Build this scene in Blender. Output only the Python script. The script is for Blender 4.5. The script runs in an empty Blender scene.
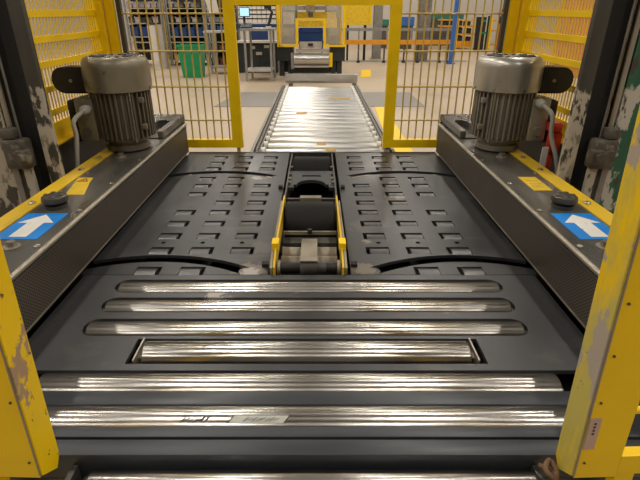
import bpy, bmesh, math, random
from mathutils import Vector, Matrix
random.seed(7)
SC = bpy.context.scene
COL = SC.collection
# ------------------------------------------------------------ camera, world, lights, exposure
PITCH = math.atan(230 / 480)
cam = bpy.data.cameras.new('camera'); camo = bpy.data.objects.new('camera', cam); COL.objects.link(camo)
camo.location = (0, 0, 1.4); camo.rotation_euler = (math.pi / 2 - PITCH, 0, 0)
cam.sensor_fit = 'HORIZONTAL'; cam.sensor_width = 36.0; cam.lens = 36.0 * 480 / 640; cam.shift_x = 4 / 640
cam.clip_start = 0.02; cam.clip_end = 100
SC.camera = camo
w = bpy.data.worlds.new('hall_ambient'); SC.world = w; w.use_nodes = True
w.node_tree.nodes['Background'].inputs[0].default_value = (1.0, 0.93, 0.84, 1)
w.node_tree.nodes['Background'].inputs[1].default_value = 0.05
SC.view_settings.view_transform = 'Standard'; SC.view_settings.look = 'None'
SC.view_settings.gamma = 1.0; SC.view_settings.use_curve_mapping = False
SC.view_settings.exposure = 0.1
LAMP_W = 82.0
def area(name, loc, sx, sy, watts, col=(1.0, 0.93, 0.83)):
    l = bpy.data.lights.new(name, 'AREA'); l.shape = 'RECTANGLE'; l.size = sx; l.size_y = sy
    l.energy = watts; l.color = col
    o = bpy.data.objects.new(name, l); o.location = loc; COL.objects.link(o)
for ix in (-7.5, -2.6, 2.6, 7.5):
    for iy in (-3.0, 0.6, 4.2, 7.8, 11.4, 15.0, 18.6, 22.2):
        area('ceiling_lamp', (ix, iy, 6.3), 0.35, 1.5, LAMP_W)

# ------------------------------------------------------------ materials
def M(name, col, rough=0.5, metal=0.0, var=0.15, scale=(8, 8, 8), bump=0.0, bscale=60, chips=(), rvar=0.08, spec=0.5, aniso=0.0, zfade=None, spots=()):
    m = bpy.data.materials.new(name); m.use_nodes = True
    nt = m.node_tree; N = nt.nodes; L = nt.links
    b = N['Principled BSDF']; b.inputs['Roughness'].default_value = rough; b.inputs['Metallic'].default_value = metal
    b.inputs['Specular IOR Level'].default_value = spec
    tc = N.new('ShaderNodeTexCoord'); mp = N.new('ShaderNodeMapping'); mp.inputs['Scale'].default_value = scale
    L.new(tc.outputs['Object'], mp.inputs['Vector'])
    nz = N.new('ShaderNodeTexNoise'); nz.inputs['Scale'].default_value = 1.0; nz.inputs['Detail'].default_value = 5
    L.new(mp.outputs[0], nz.inputs['Vector'])
    mx = N.new('ShaderNodeMix'); mx.data_type = 'RGBA'
    mr = N.new('ShaderNodeMapRange'); mr.inputs[1].default_value = 0.3; mr.inputs[2].default_value = 0.7
    L.new(nz.outputs[0], mr.inputs[0]); L.new(mr.outputs[0], mx.inputs[0])
    mx.inputs[6].default_value = tuple(max(0, c * (1 - var)) for c in col) + (1,)
    mx.inputs[7].default_value = tuple(min(1, c * (1 + var)) for c in col) + (1,)
    out = mx.outputs[2]
    rr = N.new('ShaderNodeMapRange'); rr.inputs[1].default_value = 0.3; rr.inputs[2].default_value = 0.7
    rr.inputs[3].default_value = max(0.02, rough - rvar); rr.inputs[4].default_value = min(1, rough + rvar)
    L.new(nz.outputs[0], rr.inputs[0]); L.new(rr.outputs[0], b.inputs['Roughness'])
    mout = None
    for i, ch in enumerate(chips):
        ccol, csc, th = ch[:3]
        m2 = N.new('ShaderNodeMapping'); m2.inputs['Location'].default_value = (3.1 * i + 1, 1.7 * i, 5.3 * i)
        m2.inputs['Scale'].default_value = csc if isinstance(csc, tuple) else (csc,) * 3
        L.new(tc.outputs['Object'], m2.inputs['Vector'])
        n2 = N.new('ShaderNodeTexNoise'); n2.inputs['Scale'].default_value = 1.0; n2.inputs['Detail'].default_value = 6; n2.inputs['Roughness'].default_value = 0.6
        L.new(m2.outputs[0], n2.inputs['Vector'])
        r2 = N.new('ShaderNodeMapRange'); soft = ch[3] if len(ch) > 3 else 0.02
        r2.inputs[1].default_value = th - soft; r2.inputs[2].default_value = th + soft
        src = n2.outputs[0]
        if zfade:
            sz = N.new('ShaderNodeSeparateXYZ'); L.new(tc.outputs['Object'], sz.inputs[0])
            rz = N.new('ShaderNodeMapRange'); rz.inputs[1].default_value = zfade[0]; rz.inputs[2].default_value = zfade[1]
            rz.inputs[3].default_value = 0.0; rz.inputs[4].default_value = -0.25; L.new(sz.outputs[2], rz.inputs[0])
            ad = N.new('ShaderNodeMath'); ad.operation = 'ADD'; L.new(src, ad.inputs[0]); L.new(rz.outputs[0], ad.inputs[1]); src = ad.outputs[0]
        L.new(src, r2.inputs[0])
        x2 = N.new('ShaderNodeMix'); x2.data_type = 'RGBA'; x2.inputs[7].default_value = tuple(ccol) + (1,)
        L.new(r2.outputs[0], x2.inputs[0]); L.new(out, x2.inputs[6]); out = x2.outputs[2]
    for (cx_, cy_, cz_, rad, scol) in spots:
        ds = N.new('ShaderNodeVectorMath'); ds.operation = 'DISTANCE'; ds.inputs[1].default_value = (cx_, cy_, cz_)
        L.new(tc.outputs['Object'], ds.inputs[0])
        n4 = N.new('ShaderNodeTexNoise'); n4.inputs['Scale'].default_value = 1.6 / rad; n4.inputs['Detail'].default_value = 5; L.new(tc.outputs['Object'], n4.inputs['Vector'])
        ma = N.new('ShaderNodeMath'); ma.operation = 'MULTIPLY_ADD'; ma.inputs[1].default_value = rad * 2.4; ma.inputs[2].default_value = -rad * 1.2
        L.new(n4.outputs[0], ma.inputs[0]); su = N.new('ShaderNodeMath'); su.operation = 'ADD'; L.new(ds.outputs['Value'], su.inputs[0]); L.new(ma.outputs[0], su.inputs[1])
        r4 = N.new('ShaderNodeMapRange'); r4.inputs[1].default_value = rad * 0.75; r4.inputs[2].default_value = rad * 1.1; r4.inputs[3].default_value = 0.85; r4.inputs[4].default_value = 0.0
        L.new(su.outputs[0], r4.inputs[0]); x4 = N.new('ShaderNodeMix'); x4.data_type = 'RGBA'; x4.inputs[7].default_value = tuple(scol) + (1,)
        L.new(r4.outputs[0], x4.inputs[0]); L.new(out, x4.inputs[6]); out = x4.outputs[2]
    L.new(out, b.inputs['Base Color'])
    if aniso:
        tg_ = N.new('ShaderNodeTangent'); tg_.direction_type = 'RADIAL'; tg_.axis = 'X'
        L.new(tg_.outputs[0], b.inputs['Tangent']); b.inputs['Anisotropic'].default_value = aniso; b.inputs['Anisotropic Rotation'].default_value = 0.25
    if bump:
        n3 = N.new('ShaderNodeTexNoise'); n3.inputs['Scale'].default_value = bscale; n3.inputs['Detail'].default_value = 3
        L.new(tc.outputs['Object'], n3.inputs['Vector'])
        bp = N.new('ShaderNodeBump'); bp.inputs['Strength'].default_value = bump; bp.inputs['Distance'].default_value = 0.002
        L.new(n3.outputs[0], bp.inputs['Height']); L.new(bp.outputs[0], b.inputs['Normal'])
    return m
def perforated(name, col, hole, per_m, axes):
    m = M(name, col, 0.45, 0.3, 0.12, (4, 4, 4))
    nt = m.node_tree; N = nt.nodes; L = nt.links; b = N['Principled BSDF']
    src = b.inputs['Base Color'].links[0].from_socket
    tc = N.new('ShaderNodeTexCoord'); sp = N.new('ShaderNodeSeparateXYZ'); cb = N.new('ShaderNodeCombineXYZ')
    L.new(tc.outputs['Object'], sp.inputs[0]); L.new(sp.outputs[axes[0]], cb.inputs[0]); L.new(sp.outputs[axes[1]], cb.inputs[1])
    rot = N.new('ShaderNodeMapping'); rot.inputs['Rotation'].default_value = (0, 0, math.pi / 4)
    L.new(cb.outputs[0], rot.inputs['Vector'])
    v = N.new('ShaderNodeTexVoronoi'); v.voronoi_dimensions = '2D'; v.inputs['Scale'].default_value = per_m; v.inputs['Randomness'].default_value = 0
    L.new(rot.outputs[0], v.inputs['Vector'])
    r = N.new('ShaderNodeMapRange'); r.inputs[1].default_value = 0.28; r.inputs[2].default_value = 0.36; r.inputs[3].default_value = 1; r.inputs[4].default_value = 0
    L.new(v.outputs['Distance'], r.inputs[0])
    x = N.new('ShaderNodeMix'); x.data_type = 'RGBA'; x.inputs[7].default_value = tuple(hole) + (1,)
    L.new(r.outputs[0], x.inputs[0]); L.new(src, x.inputs[6]); L.new(x.outputs[2], b.inputs['Base Color'])
    return m
def emit(name, col, s):
    m = bpy.data.materials.new(name); m.use_nodes = True
    b = m.node_tree.nodes['Principled BSDF']; b.inputs['Base Color'].default_value = tuple(col) + (1,)
    b.inputs['Emission Color'].default_value = tuple(col) + (1,); b.inputs['Emission Strength'].default_value = s
    return m
PRIMER = (0.42, 0.36, 0.29)
MT = {}
MT['deck'] = M('dark_deck_paint', (0.041, 0.0425, 0.046), 0.38, 0.2, 0.36, (4, 2.2, 4), 0.03, 90, rvar=0.07, spots=((-0.205, -0.725, 0.6, 0.055, (0.17, 0.14, 0.105)), (0.180, -0.715, 0.6, 0.045, (0.17, 0.14, 0.105)), (-0.29, 0.27, 0.6, 0.030, (0.30, 0.28, 0.25)), (-0.18, -0.55, 0.6, 0.05, (0.09, 0.085, 0.08)), (0.20, -0.35, 0.6, 0.05, (0.085, 0.08, 0.075)), (-0.20, -0.738, 0.6, 0.03, (0.34, 0.33, 0.31))),
               chips=(((0.10, 0.09, 0.075), (3, 5, 3), 0.66, 0.09), ((0.24, 0.21, 0.17), 6, 0.70, 0.03)))
MT['deck_left'] = MT['deck']
MT['bar'] = M('slate_bar_paint', (0.038, 0.043, 0.050), 0.38, 0.2, 0.2, (2, 14, 14), 0.06, 80, chips=(((0.35, 0.35, 0.34), 42, 0.755, 0.02),))
MT['under'] = M('black_underframe', (0.012, 0.012, 0.013), 0.7, 0, 0.2)
MT['steel'] = M('worn_roller_steel', (0.50, 0.485, 0.455), 0.23, 1.0, 0.06, (5, 1.2, 1.2), 0, rvar=0.03, aniso=0.75,
                chips=(((0.27, 0.245, 0.21), (3.2, 1.0, 1.0), 0.58, 0.12), ((0.18, 0.14, 0.10), (16, 9, 9), 0.745, 0.03)))
MT['steel2'] = M('zinc_roller_steel', (0.58, 0.575, 0.56), 0.30, 1.0, 0.03, (3, 3, 3), 0, rvar=0.02, aniso=0.8)
MT['slotsteel'] = M('slot_roller_steel', (0.085, 0.083, 0.085), 0.36, 0.5, 0.2, (30, 5, 5))
MT['rubber'] = M('black_rubber', (0.010, 0.0095, 0.009), 0.6, 0, 0.3, (10, 20, 20), 0.1, 200, spec=0.18, chips=(((0.16, 0.10, 0.06), (34, 2.0, 2.0), 0.76, 0.03),))
MT['black'] = M('black_plastic', (0.014, 0.013, 0.012), 0.45, 0, 0.25)
MT['gunmetal'] = M('dark_gunmetal', (0.075, 0.072, 0.065), 0.42, 0.4, 0.2, (4, 4, 4), 0.04, 80, chips=(((0.16, 0.15, 0.12), (6, 3, 6), 0.66, 0.06),))
MT['housing_top'] = M('housing_top_paint', (0.115, 0.11, 0.098), 0.31, 0.45, 0.3, (9, 2.5, 6), 0.05, 90, chips=(((0.22, 0.20, 0.165), (8, 3, 8), 0.66, 0.05), ((0.05, 0.045, 0.04), (12, 4, 8), 0.68, 0.06)))
MT['edge'] = M('bare_edge_steel', (0.38, 0.345, 0.28), 0.42, 0.7, 0.15, (3, 6, 3))
MT['perf'] = perforated('perforated_sheet', (0.105, 0.088, 0.068), (0.008, 0.007, 0.006), 118, (1, 2))
MT['yellow'] = M('safety_yellow_paint', (0.86, 0.57, 0.002), 0.45, 0, 0.08, (5, 5, 5), spec=0.3)
MT['yellow_worn'] = M('worn_yellow_paint', (0.86, 0.57, 0.002), 0.45, 0, 0.08, (5, 5, 5), 0.04, 90,
                      spec=0.3, chips=(((0.55, 0.46, 0.10), (9, 9, 3.0), 0.50, 0.06), (PRIMER, (9, 10, 5.0), 0.485, 0.01), ((0.12, 0.075, 0.02), 38, 0.72, 0.02)))
MT['yellow_chip'] = M('chipped_yellow_paint', (0.86, 0.57, 0.002), 0.45, 0, 0.08, (5, 5, 5), 0.04, 90,
                      spec=0.3, chips=(((0.40, 0.27, 0.16), (8, 10, 6.5), 0.60, 0.012), ((0.10, 0.06, 0.02), (34, 40, 34), 0.645, 0.015)))
MT['yellow_strip'] = M('yellow_edge_strip', (0.66, 0.43, 0.02), 0.45, 0, 0.15, (6, 3, 6), 0, chips=(((0.40, 0.25, 0.03), (12, 4, 12), 0.62, 0.06), ((0.10, 0.07, 0.03), 40, 0.74, 0.02)))
MT['gate_wire'] = M('dull_yellow_wire', (0.58, 0.42, 0.10), 0.45, 0, 0.12, spec=0.3)
MT['wire'] = M('yellow_wire', (0.76, 0.52, 0.05), 0.45, 0, 0.12, spec=0.3)
MT['charcoal'] = M('charcoal_column_paint', (0.050, 0.046, 0.036), 0.5, 0, 0.25, (6, 6, 3), 0.04, 60, chips=(((0.40, 0.36, 0.29), (14, 14, 7), 0.72, 0.012),))
MT['peel'] = M('peeling_column_paint', (0.045, 0.042, 0.034), 0.55, 0, 0.3, (9, 9, 4), 0.08, 60,
               chips=(((0.40, 0.355, 0.28), (15, 15, 7), 0.47, 0.015), ((0.20, 0.17, 0.12), (25, 25, 14), 0.60, 0.03)), zfade=(1.05, 1.25))
MT['green_peel'] = M('peeling_green_paint', (0.020, 0.10, 0.055), 0.5, 0, 0.25, (9, 9, 4), 0.08, 60,
               chips=(((0.46, 0.43, 0.37), (13, 13, 6), 0.53, 0.015), ((0.05, 0.045, 0.04), (22, 22, 10), 0.60, 0.02)))
MT['castdark'] = M('dirty_cast_iron', (0.085, 0.075, 0.058), 0.6, 0.3, 0.4, (20, 20, 20), 0.15, 70, chips=(((0.22, 0.19, 0.15), 16, 0.60, 0.04),))
MT['motor_dirty'] = M('dirty_motor_grey', (0.26, 0.23, 0.165), 0.42, 0.35, 0.25, (7, 7, 4), 0.05, 60, chips=(((0.34, 0.25, 0.07), 7, 0.66, 0.07), ((0.09, 0.075, 0.055), 11, 0.64, 0.06)))
MT['motor_fin'] = M('motor_fin_bronze', (0.17, 0.148, 0.11), 0.45, 0.4, 0.22, (12, 12, 3))
MT['motor_clean'] = M('bare_motor_aluminium', (0.47, 0.45, 0.40), 0.33, 0.65, 0.15, (6, 6, 4), 0.03, 60, chips=(((0.36, 0.27, 0.08), 6, 0.70, 0.06),))
MT['motor_fin2'] = M('motor_fin_grey', (0.27, 0.25, 0.205), 0.42, 0.45, 0.2, (12, 12, 3))
MT['cable'] = M('grey_cable_sheath', (0.42, 0.40, 0.35), 0.5, 0, 0.15)
MT['blue'] = M('blue_sticker', (0.006, 0.20, 0.62), 0.45, 0, 0.1)
MT['white'] = M('white_print', (0.72, 0.70, 0.65), 0.5, 0, 0.08, chips=(((0.38, 0.35, 0.31), 30, 0.68, 0.03),))
MT['warn'] = M('yellow_warning_sticker', (0.70, 0.47, 0.03), 0.45, 0, 0.12, (25, 25, 25))
MT['warn_ink'] = M('brown_sticker_ink', (0.20, 0.085, 0.02), 0.5, 0, 0.1)
MT['bolt'] = M('bolt_steel', (0.36, 0.33, 0.28), 0.35, 0.85, 0.2)
MT['red'] = M('red_plastic', (0.60, 0.05, 0.03), 0.4, 0, 0.15)
MT['label'] = M('aged_paper_label', (0.50, 0.36, 0.29), 0.6, 0, 0.1)
MT['ink'] = M('dark_ink', (0.05, 0.045, 0.04), 0.6, 0, 0.1)
MT['rlabel'] = M('grey_roller_label', (0.50, 0.49, 0.45), 0.5, 0.0, 0.12, (40, 40, 40))
MT['rink'] = M('greenish_label_ink', (0.12, 0.17, 0.15), 0.6, 0, 0.1)
MT['beige'] = M('beige_steel', (0.30, 0.265, 0.20), 0.42, 0.4, 0.25, (12, 12, 12))
MT['rust'] = M('rusty_cable', (0.16, 0.09, 0.045), 0.7, 0, 0.3, (30, 30, 30))
MT['grey_metal'] = M('grey_metal', (0.30, 0.295, 0.275), 0.4, 0.4, 0.12)
MT['pale_metal'] = M('pale_metal', (0.52, 0.49, 0.44), 0.4, 0.4, 0.15, (5, 5, 5))
MT['rail'] = M('dirty_rail_grey', (0.22, 0.205, 0.18), 0.5, 0.4, 0.3, (9, 9, 9))
MT['link'] = M('chain_link_dark', (0.20, 0.19, 0.17), 0.42, 0.5, 0.3, (30, 30, 30))
MT['cap'] = M('white_roller_cap', (0.70, 0.68, 0.62), 0.45, 0, 0.08)
MT['green'] = M('green_plastic', (0.004, 0.26, 0.10), 0.45, 0, 0.1)
MT['teal'] = M('teal_enamel', (0.03, 0.17, 0.13), 0.5, 0, 0.1)
MT['navy'] = M('navy_plastic', (0.012, 0.045, 0.16), 0.5, 0, 0.12)
MT['lilac'] = M('pale_lilac_plastic', (0.42, 0.37, 0.38), 0.5, 0, 0.15)
MT['brownbox'] = M('brown_carton', (0.16, 0.06, 0.035), 0.7, 0, 0.2)
MT['tan'] = M('tan_carton', (0.45, 0.30, 0.11), 0.7, 0, 0.15)
MT['offwhite'] = M('off_white_panel', (0.66, 0.61, 0.53), 0.5, 0, 0.05)
MT['orange'] = M('orange_paint', (0.72, 0.30, 0.012), 0.45, 0, 0.1)
MT['orange_pale'] = M('pale_orange_panel', (0.62, 0.22, 0.09), 0.6, 0, 0.12)
MT['yellow_pane'] = M('yellow_mesh_panel', (0.80, 0.53, 0.02), 0.45, 0, 0.15, (20, 20, 20))
MT['bluesteel'] = M('blue_post_paint', (0.03, 0.13, 0.42), 0.45, 0, 0.1)
MT['machine'] = M('dark_machine_green', (0.022, 0.028, 0.028), 0.5, 0.1, 0.2)
MT['redpost'] = M('red_post_paint', (0.52, 0.07, 0.06), 0.5, 0, 0.1)
MT['screen'] = emit('lit_screen', (0.35, 0.62, 0.95), 0.9)
MT['floor'] = M('beige_concrete', (0.45, 0.355, 0.25), 0.42, 0, 0.07, (0.8, 0.8, 0.8), 0.02, 30, chips=(((0.33, 0.27, 0.20), 0.7, 0.62, 0.08),))
MT['mat'] = M('grey_coating_and_shadow', (0.21, 0.195, 0.17), 0.5, 0, 0.12, (1.5, 1.5, 1.5))  # floor coating grey, shared with the painted shadow line at the barrier
MT['wall'] = M('hall_wall_paint', (0.56, 0.52, 0.46), 0.7, 0, 0.04, (0.5, 0.5, 0.5))
MT['wall_shaded'] = M('shaded_wall_paint', (0.12, 0.11, 0.10), 0.8, 0, 0.04, (0.5, 0.5, 0.5))  # shade put into the wall colour, so the rollers reflect a dim space
MT['ceil'] = M('hall_ceiling', (0.13, 0.12, 0.11), 0.8, 0, 0.05, (0.5, 0.5, 0.5))
g = bpy.data.materials.new('machine_window'); g.use_nodes = True
gb = g.node_tree.nodes['Principled BSDF']; gb.inputs['Base Color'].default_value = (0.75, 0.70, 0.58, 1); gb.inputs['Roughness'].default_value = 0.08
gb.inputs['Alpha'].default_value = 0.22
MT['glass'] = g

# ------------------------------------------------------------ mesh helpers (world coordinates)
def box(bm, x0, x1, y0, y1, z0, z1, bev=0.0):
    if x1 < x0: x0, x1 = x1, x0
    r = bmesh.ops.create_cube(bm, size=1.0, matrix=Matrix.Translation(((x0 + x1) / 2, (y0 + y1) / 2, (z0 + z1) / 2)) @ Matrix.Diagonal((x1 - x0, y1 - y0, z1 - z0, 1)))
    if bev:
        es = list({e for v in r['verts'] for e in v.link_edges})
        bmesh.ops.bevel(bm, geom=es, offset=bev, segments=2, affect='EDGES', profile=0.5)
    return bm
def cyl(bm, p0, p1, r, r2=None, seg=24, cap=True):
    p0 = Vector(p0); p1 = Vector(p1); d = p1 - p0
    q = d.to_track_quat('Z', 'Y').to_matrix().to_4x4()
    bmesh.ops.create_cone(bm, cap_ends=cap, cap_tris=False, segments=seg, radius1=r, radius2=r if r2 is None else r2, depth=d.length,
                          matrix=Matrix.Translation((p0 + p1) / 2) @ q)
    return bm
def lathe(bm, prof, origin, axis='Z', seg=32):
    """prof: (radius, height) pairs along axis."""
    o = Vector(origin); rings = []
    for r, h in prof:
        ring = []
        for k in range(seg):
            a = 2 * math.pi * k / seg; c, s = r * math.cos(a), r * math.sin(a)
            p = (c, s, h) if axis == 'Z' else ((h, c, s) if axis == 'X' else (c, h, s))
            ring.append(bm.verts.new(o + Vector(p)))
        rings.append(ring)
    for a, b in zip(rings, rings[1:]):
        for k in range(seg):
            bm.faces.new((a[k], a[(k + 1) % seg], b[(k + 1) % seg], b[k]))
    bm.faces.new(rings[0][::-1]); bm.faces.new(rings[-1])
    return bm
def prism(bm, poly, axis, a0, a1):
    """poly: 2-D outline in the two other axes, extruded from a0 to a1 along axis."""
    def P(p, a):
        return {'X': (a, p[0], p[1]), 'Y': (p[0], a, p[1]), 'Z': (p[0], p[1], a)}[axis]
    lo = [bm.verts.new(P(p, a0)) for p in poly]; hi = [bm.verts.new(P(p, a1)) for p in poly]
    n = len(poly)
    bm.faces.new(lo); bm.faces.new(hi[::-1])
    for k in range(n): bm.faces.new((lo[k], hi[k], hi[(k + 1) % n], lo[(k + 1) % n]))
    return bm
def tube(bm, pts, r, seg=10):
    pts = [Vector(p) for p in pts]; rings = []
    up = Vector((0.3, 0.2, 1)).normalized()
    for i, p in enumerate(pts):
        t = (pts[min(i + 1, len(pts) - 1)] - pts[max(i - 1, 0)]).normalized()
        a = t.cross(up)
        if a.length < 1e-3: a = t.cross(Vector((1, 0, 0)))
        a.normalize(); b = t.cross(a)
        rings.append([bm.verts.new(p + r * (math.cos(2 * math.pi * k / seg) * a + math.sin(2 * math.pi * k / seg) * b)) for k in range(seg)])
    for a, b in zip(rings, rings[1:]):
        for k in range(seg): bm.faces.new((a[k], a[(k + 1) % seg], b[(k + 1) % seg], b[k]))
    bm.faces.new(rings[0][::-1]); bm.faces.new(rings[-1])
    return bm
def spline(pts, n=8):
    P = [Vector(p) for p in pts]; P = [2 * P[0] - P[1]] + P + [2 * P[-1] - P[-2]]; out = []
    for i in range(1, len(P) - 2):
        for k in range(n):
            t = k / n
            out.append(0.5 * (2 * P[i] + (P[i + 1] - P[i - 1]) * t + (2 * P[i - 1] - 5 * P[i] + 4 * P[i + 1] - P[i + 2]) * t * t + (3 * P[i] - P[i - 1] - 3 * P[i + 1] + P[i + 2]) * t ** 3))
    out.append(P[-2]); return out
def B(*a, **k):
    return box(bmesh.new(), *a, **k)
def boxes(*lst):
    bm = bmesh.new()
    for a in lst: box(bm, *a)
    return bm
ORG = {}
def finish(bm, name, mat, org, smooth):
    bmesh.ops.recalc_face_normals(bm, faces=bm.faces)
    bmesh.ops.translate(bm, verts=bm.verts, vec=-org)
    me = bpy.data.meshes.new(name); bm.to_mesh(me); bm.free()
    if smooth:
        me.shade_smooth()
        me.set_sharp_from_angle(angle=math.radians(38))
    if mat: me.materials.append(MT[mat] if isinstance(mat, str) else mat)
    return me
def part(name, bm, mat, parent, smooth=True, label=None):
    org = ORG[parent.name]
    me = finish(bm, name, mat, org, smooth) if isinstance(bm, bmesh.types.BMesh) else bm
    o = bpy.data.objects.new(name, me); COL.objects.link(o); o.parent = parent
    ORG[o.name] = org
    if label: o['label'] = label
    return o
def inst(name, me, parent, world_loc, rot=(0, 0, 0), scale=(1, 1, 1)):
    """a piece sharing mesh data; the mesh is built round its own origin."""
    o = bpy.data.objects.new(name, me); COL.objects.link(o); o.parent = parent
    o.location = Vector(world_loc) - ORG[parent.name]; o.rotation_euler = rot; o.scale = scale
    ORG[o.name] = Vector(world_loc)
    return o
def tag(o, label, cat, group=None, kind=None):
    o['label'] = label; o['category'] = cat
    if group: o['group'] = group
    if kind: o['kind'] = kind
    return o
def thing(name, loc, label, cat, group=None):
    o = bpy.data.objects.new(name, None); o.location = loc; o.empty_display_size = 0.05; COL.objects.link(o)
    ORG[o.name] = Vector(loc)
    return tag(o, label, cat, group)
def solo(name, bm, mat, label, cat, group=None, loc=(0, 0, 0), smooth=True):
    me = finish(bm, name, mat, Vector(loc), smooth)
    o = bpy.data.objects.new(name, me); o.location = loc; COL.objects.link(o); ORG[o.name] = Vector(loc)
    return tag(o, label, cat, group)
def struct(name, bm, mat, label=None, parent=None):
    me = finish(bm, name, mat, Vector((0, 0, 0)), False)
    o = bpy.data.objects.new(name, me); COL.objects.link(o); o['kind'] = 'structure'; ORG[o.name] = Vector((0, 0, 0))
    if label: o['label'] = label; o['category'] = name.split('_')[0]
    return o
def cut(bm_solid, cutters):
    """boolean-subtract a list of bmeshes from a solid bmesh, returning a fresh bmesh."""
    def tmp(b):
        bmesh.ops.recalc_face_normals(b, faces=b.faces)
        me = bpy.data.meshes.new('tmp'); b.to_mesh(me); b.free()
        o = bpy.data.objects.new('tmp', me); COL.objects.link(o); return o
    s = tmp(bm_solid); cs = [tmp(c) for c in cutters]
    for c in cs:
        md = s.modifiers.new('b', 'BOOLEAN'); md.operation = 'DIFFERENCE'; md.object = c; md.solver = 'EXACT'
    dg = bpy.context.evaluated_depsgraph_get(); ev = s.evaluated_get(dg)
    bm = bmesh.new(); bm.from_mesh(ev.to_mesh()); ev.to_mesh_clear()
    for o in [s] + cs:
        me = o.data; bpy.data.objects.remove(o); bpy.data.meshes.remove(me)
    return bm
def at(u, v, y):
    """world point seen at picture position (u, v) and lying y metres ahead of the photographer."""
    a = (u - 316) / 480; b = (v - 240) / 480; c, s = math.cos(PITCH), math.sin(PITCH)
    t = y / (c - b * s)
    return Vector((a * t, y, 1.4 + (-s - b * c) * t))

# ------------------------------------------------------------ the hall
struct('floor', B(-12, 12, -5, 25, -0.1, 0.0), 'floor', 'smooth beige concrete hall floor')
struct('ceiling', B(-12, 12, -5, 25, 6.5, 6.6), 'ceil', 'plain dim ceiling high above the hall')
struct('wall_back', B(-12, 12, 25, 25.1, 0, 6.5), 'wall', 'pale hall wall far behind the machines')
struct('wall_left', B(-12.1, -12, -5, 25, 0, 6.5), 'wall', 'pale hall wall on the left')
struct('wall_right', B(12, 12.1, -5, 25, 0, 6.5), 'wall', 'pale hall wall on the right')
struct('wall_front', B(-12, 12, -5.1, -5, 0, 6.5), 'wall_shaded', 'hall wall behind the photographer, darkened in colour for dim reflections')
solo('floor_coating', prism(bmesh.new(), [(-1.64, 7.85), (1.75, 7.85), (1.75, 9.35), (-1.44, 9.35)], 'Z', 0.0, 0.006), 'mat', 'wide dark grey strip of floor coating crossing past the silver conveyor', 'floor marking')
solo('floor_stripe', prism(bmesh.new(), [(0.80, 4.6), (1.06, 4.6), (1.09, 7.84), (0.94, 7.84)], 'Z', 0.0, 0.005), 'yellow', 'broad yellow painted floor stripe beside the silver roller conveyor', 'floor marking')
solo('floor_shadow_edge', B(0.8, 4.6, 15.25, 15.75, 0.0, 0.005), 'mat', 'dark floor strip painted as a shadow line under the orange barrier rail', 'floor marking')  # shadow line painted as a thin dark strip on the floor
solo('floor_dash', prism(bmesh.new(), [(1.02, 11.6), (1.26, 11.6), (1.42, 13.1), (1.18, 13.1)], 'Z', 0.0, 0.005), 'yellow', 'short yellow dash on the floor right of the far machine', 'floor marking')

# ------------------------------------------------------------ front roller table
MX = -0.022
HW = 0.752
rt = thing('roller_table', (MX, 1.0, 0), 'dark slate roller table with seven steel cross rollers in the foreground', 'roller table')
part('base_frame', boxes((MX - 0.73, MX + 0.73, 0.692, 1.38, 0.40, 0.50), (MX - 0.73, MX - 0.63, 0.692, 0.78, 0, 0.42), (MX + 0.63, MX + 0.73, 0.692, 0.78, 0, 0.42),
     (MX - 0.73, MX - 0.63, 1.26, 1.36, 0, 0.42), (MX + 0.63, MX + 0.73, 1.26, 1.36, 0, 0.42), (MX - 0.45, MX + 0.45, 0.45, 0.691, 0.40, 0.47)), 'under', rt)
ROL = [(1.328, 0.574, 0.036, -0.630, 0.585), (1.219, 0.574, 0.036, -0.630, 0.583), (1.106, 0.574, 0.037, -0.637, 0.577),
       (1.003, 0.577, 0.043, -0.447, 0.397), (0.886, 0.570, 0.043, -0.660, 0.578), (0.780, 0.570, 0.043, -0.660, 0.578), (0.631, 0.550, 0.042, -0.455, 0.440)]
plate = B(MX - HW, MX + HW, 0.927, 1.398, 0.588, 0.600)
cuts = []
for (y, z, r, a, b) in ROL[:3]:
    c = bmesh.new(); hw = 0.040; pts = []
    for k in range(9): t = math.pi / 2 + math.pi * k / 8; pts.append((a + 0.028 + 0.036 * math.cos(t) - 0.006, y + hw * math.sin(t)))
    for k in range(9): t = -math.pi / 2 + math.pi * k / 8; pts.append((b - 0.028 + 0.036 * math.cos(t) + 0.006, y + hw * math.sin(t)))
    cuts.append(prism(c, pts, 'Z', 0.55, 0.65))
cuts.append(B(-0.480, 0.432, 0.951, 1.053, 0.55, 0.65))
part('slotted_plate', cut(plate, cuts), 'deck', rt, smooth=False)
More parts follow.
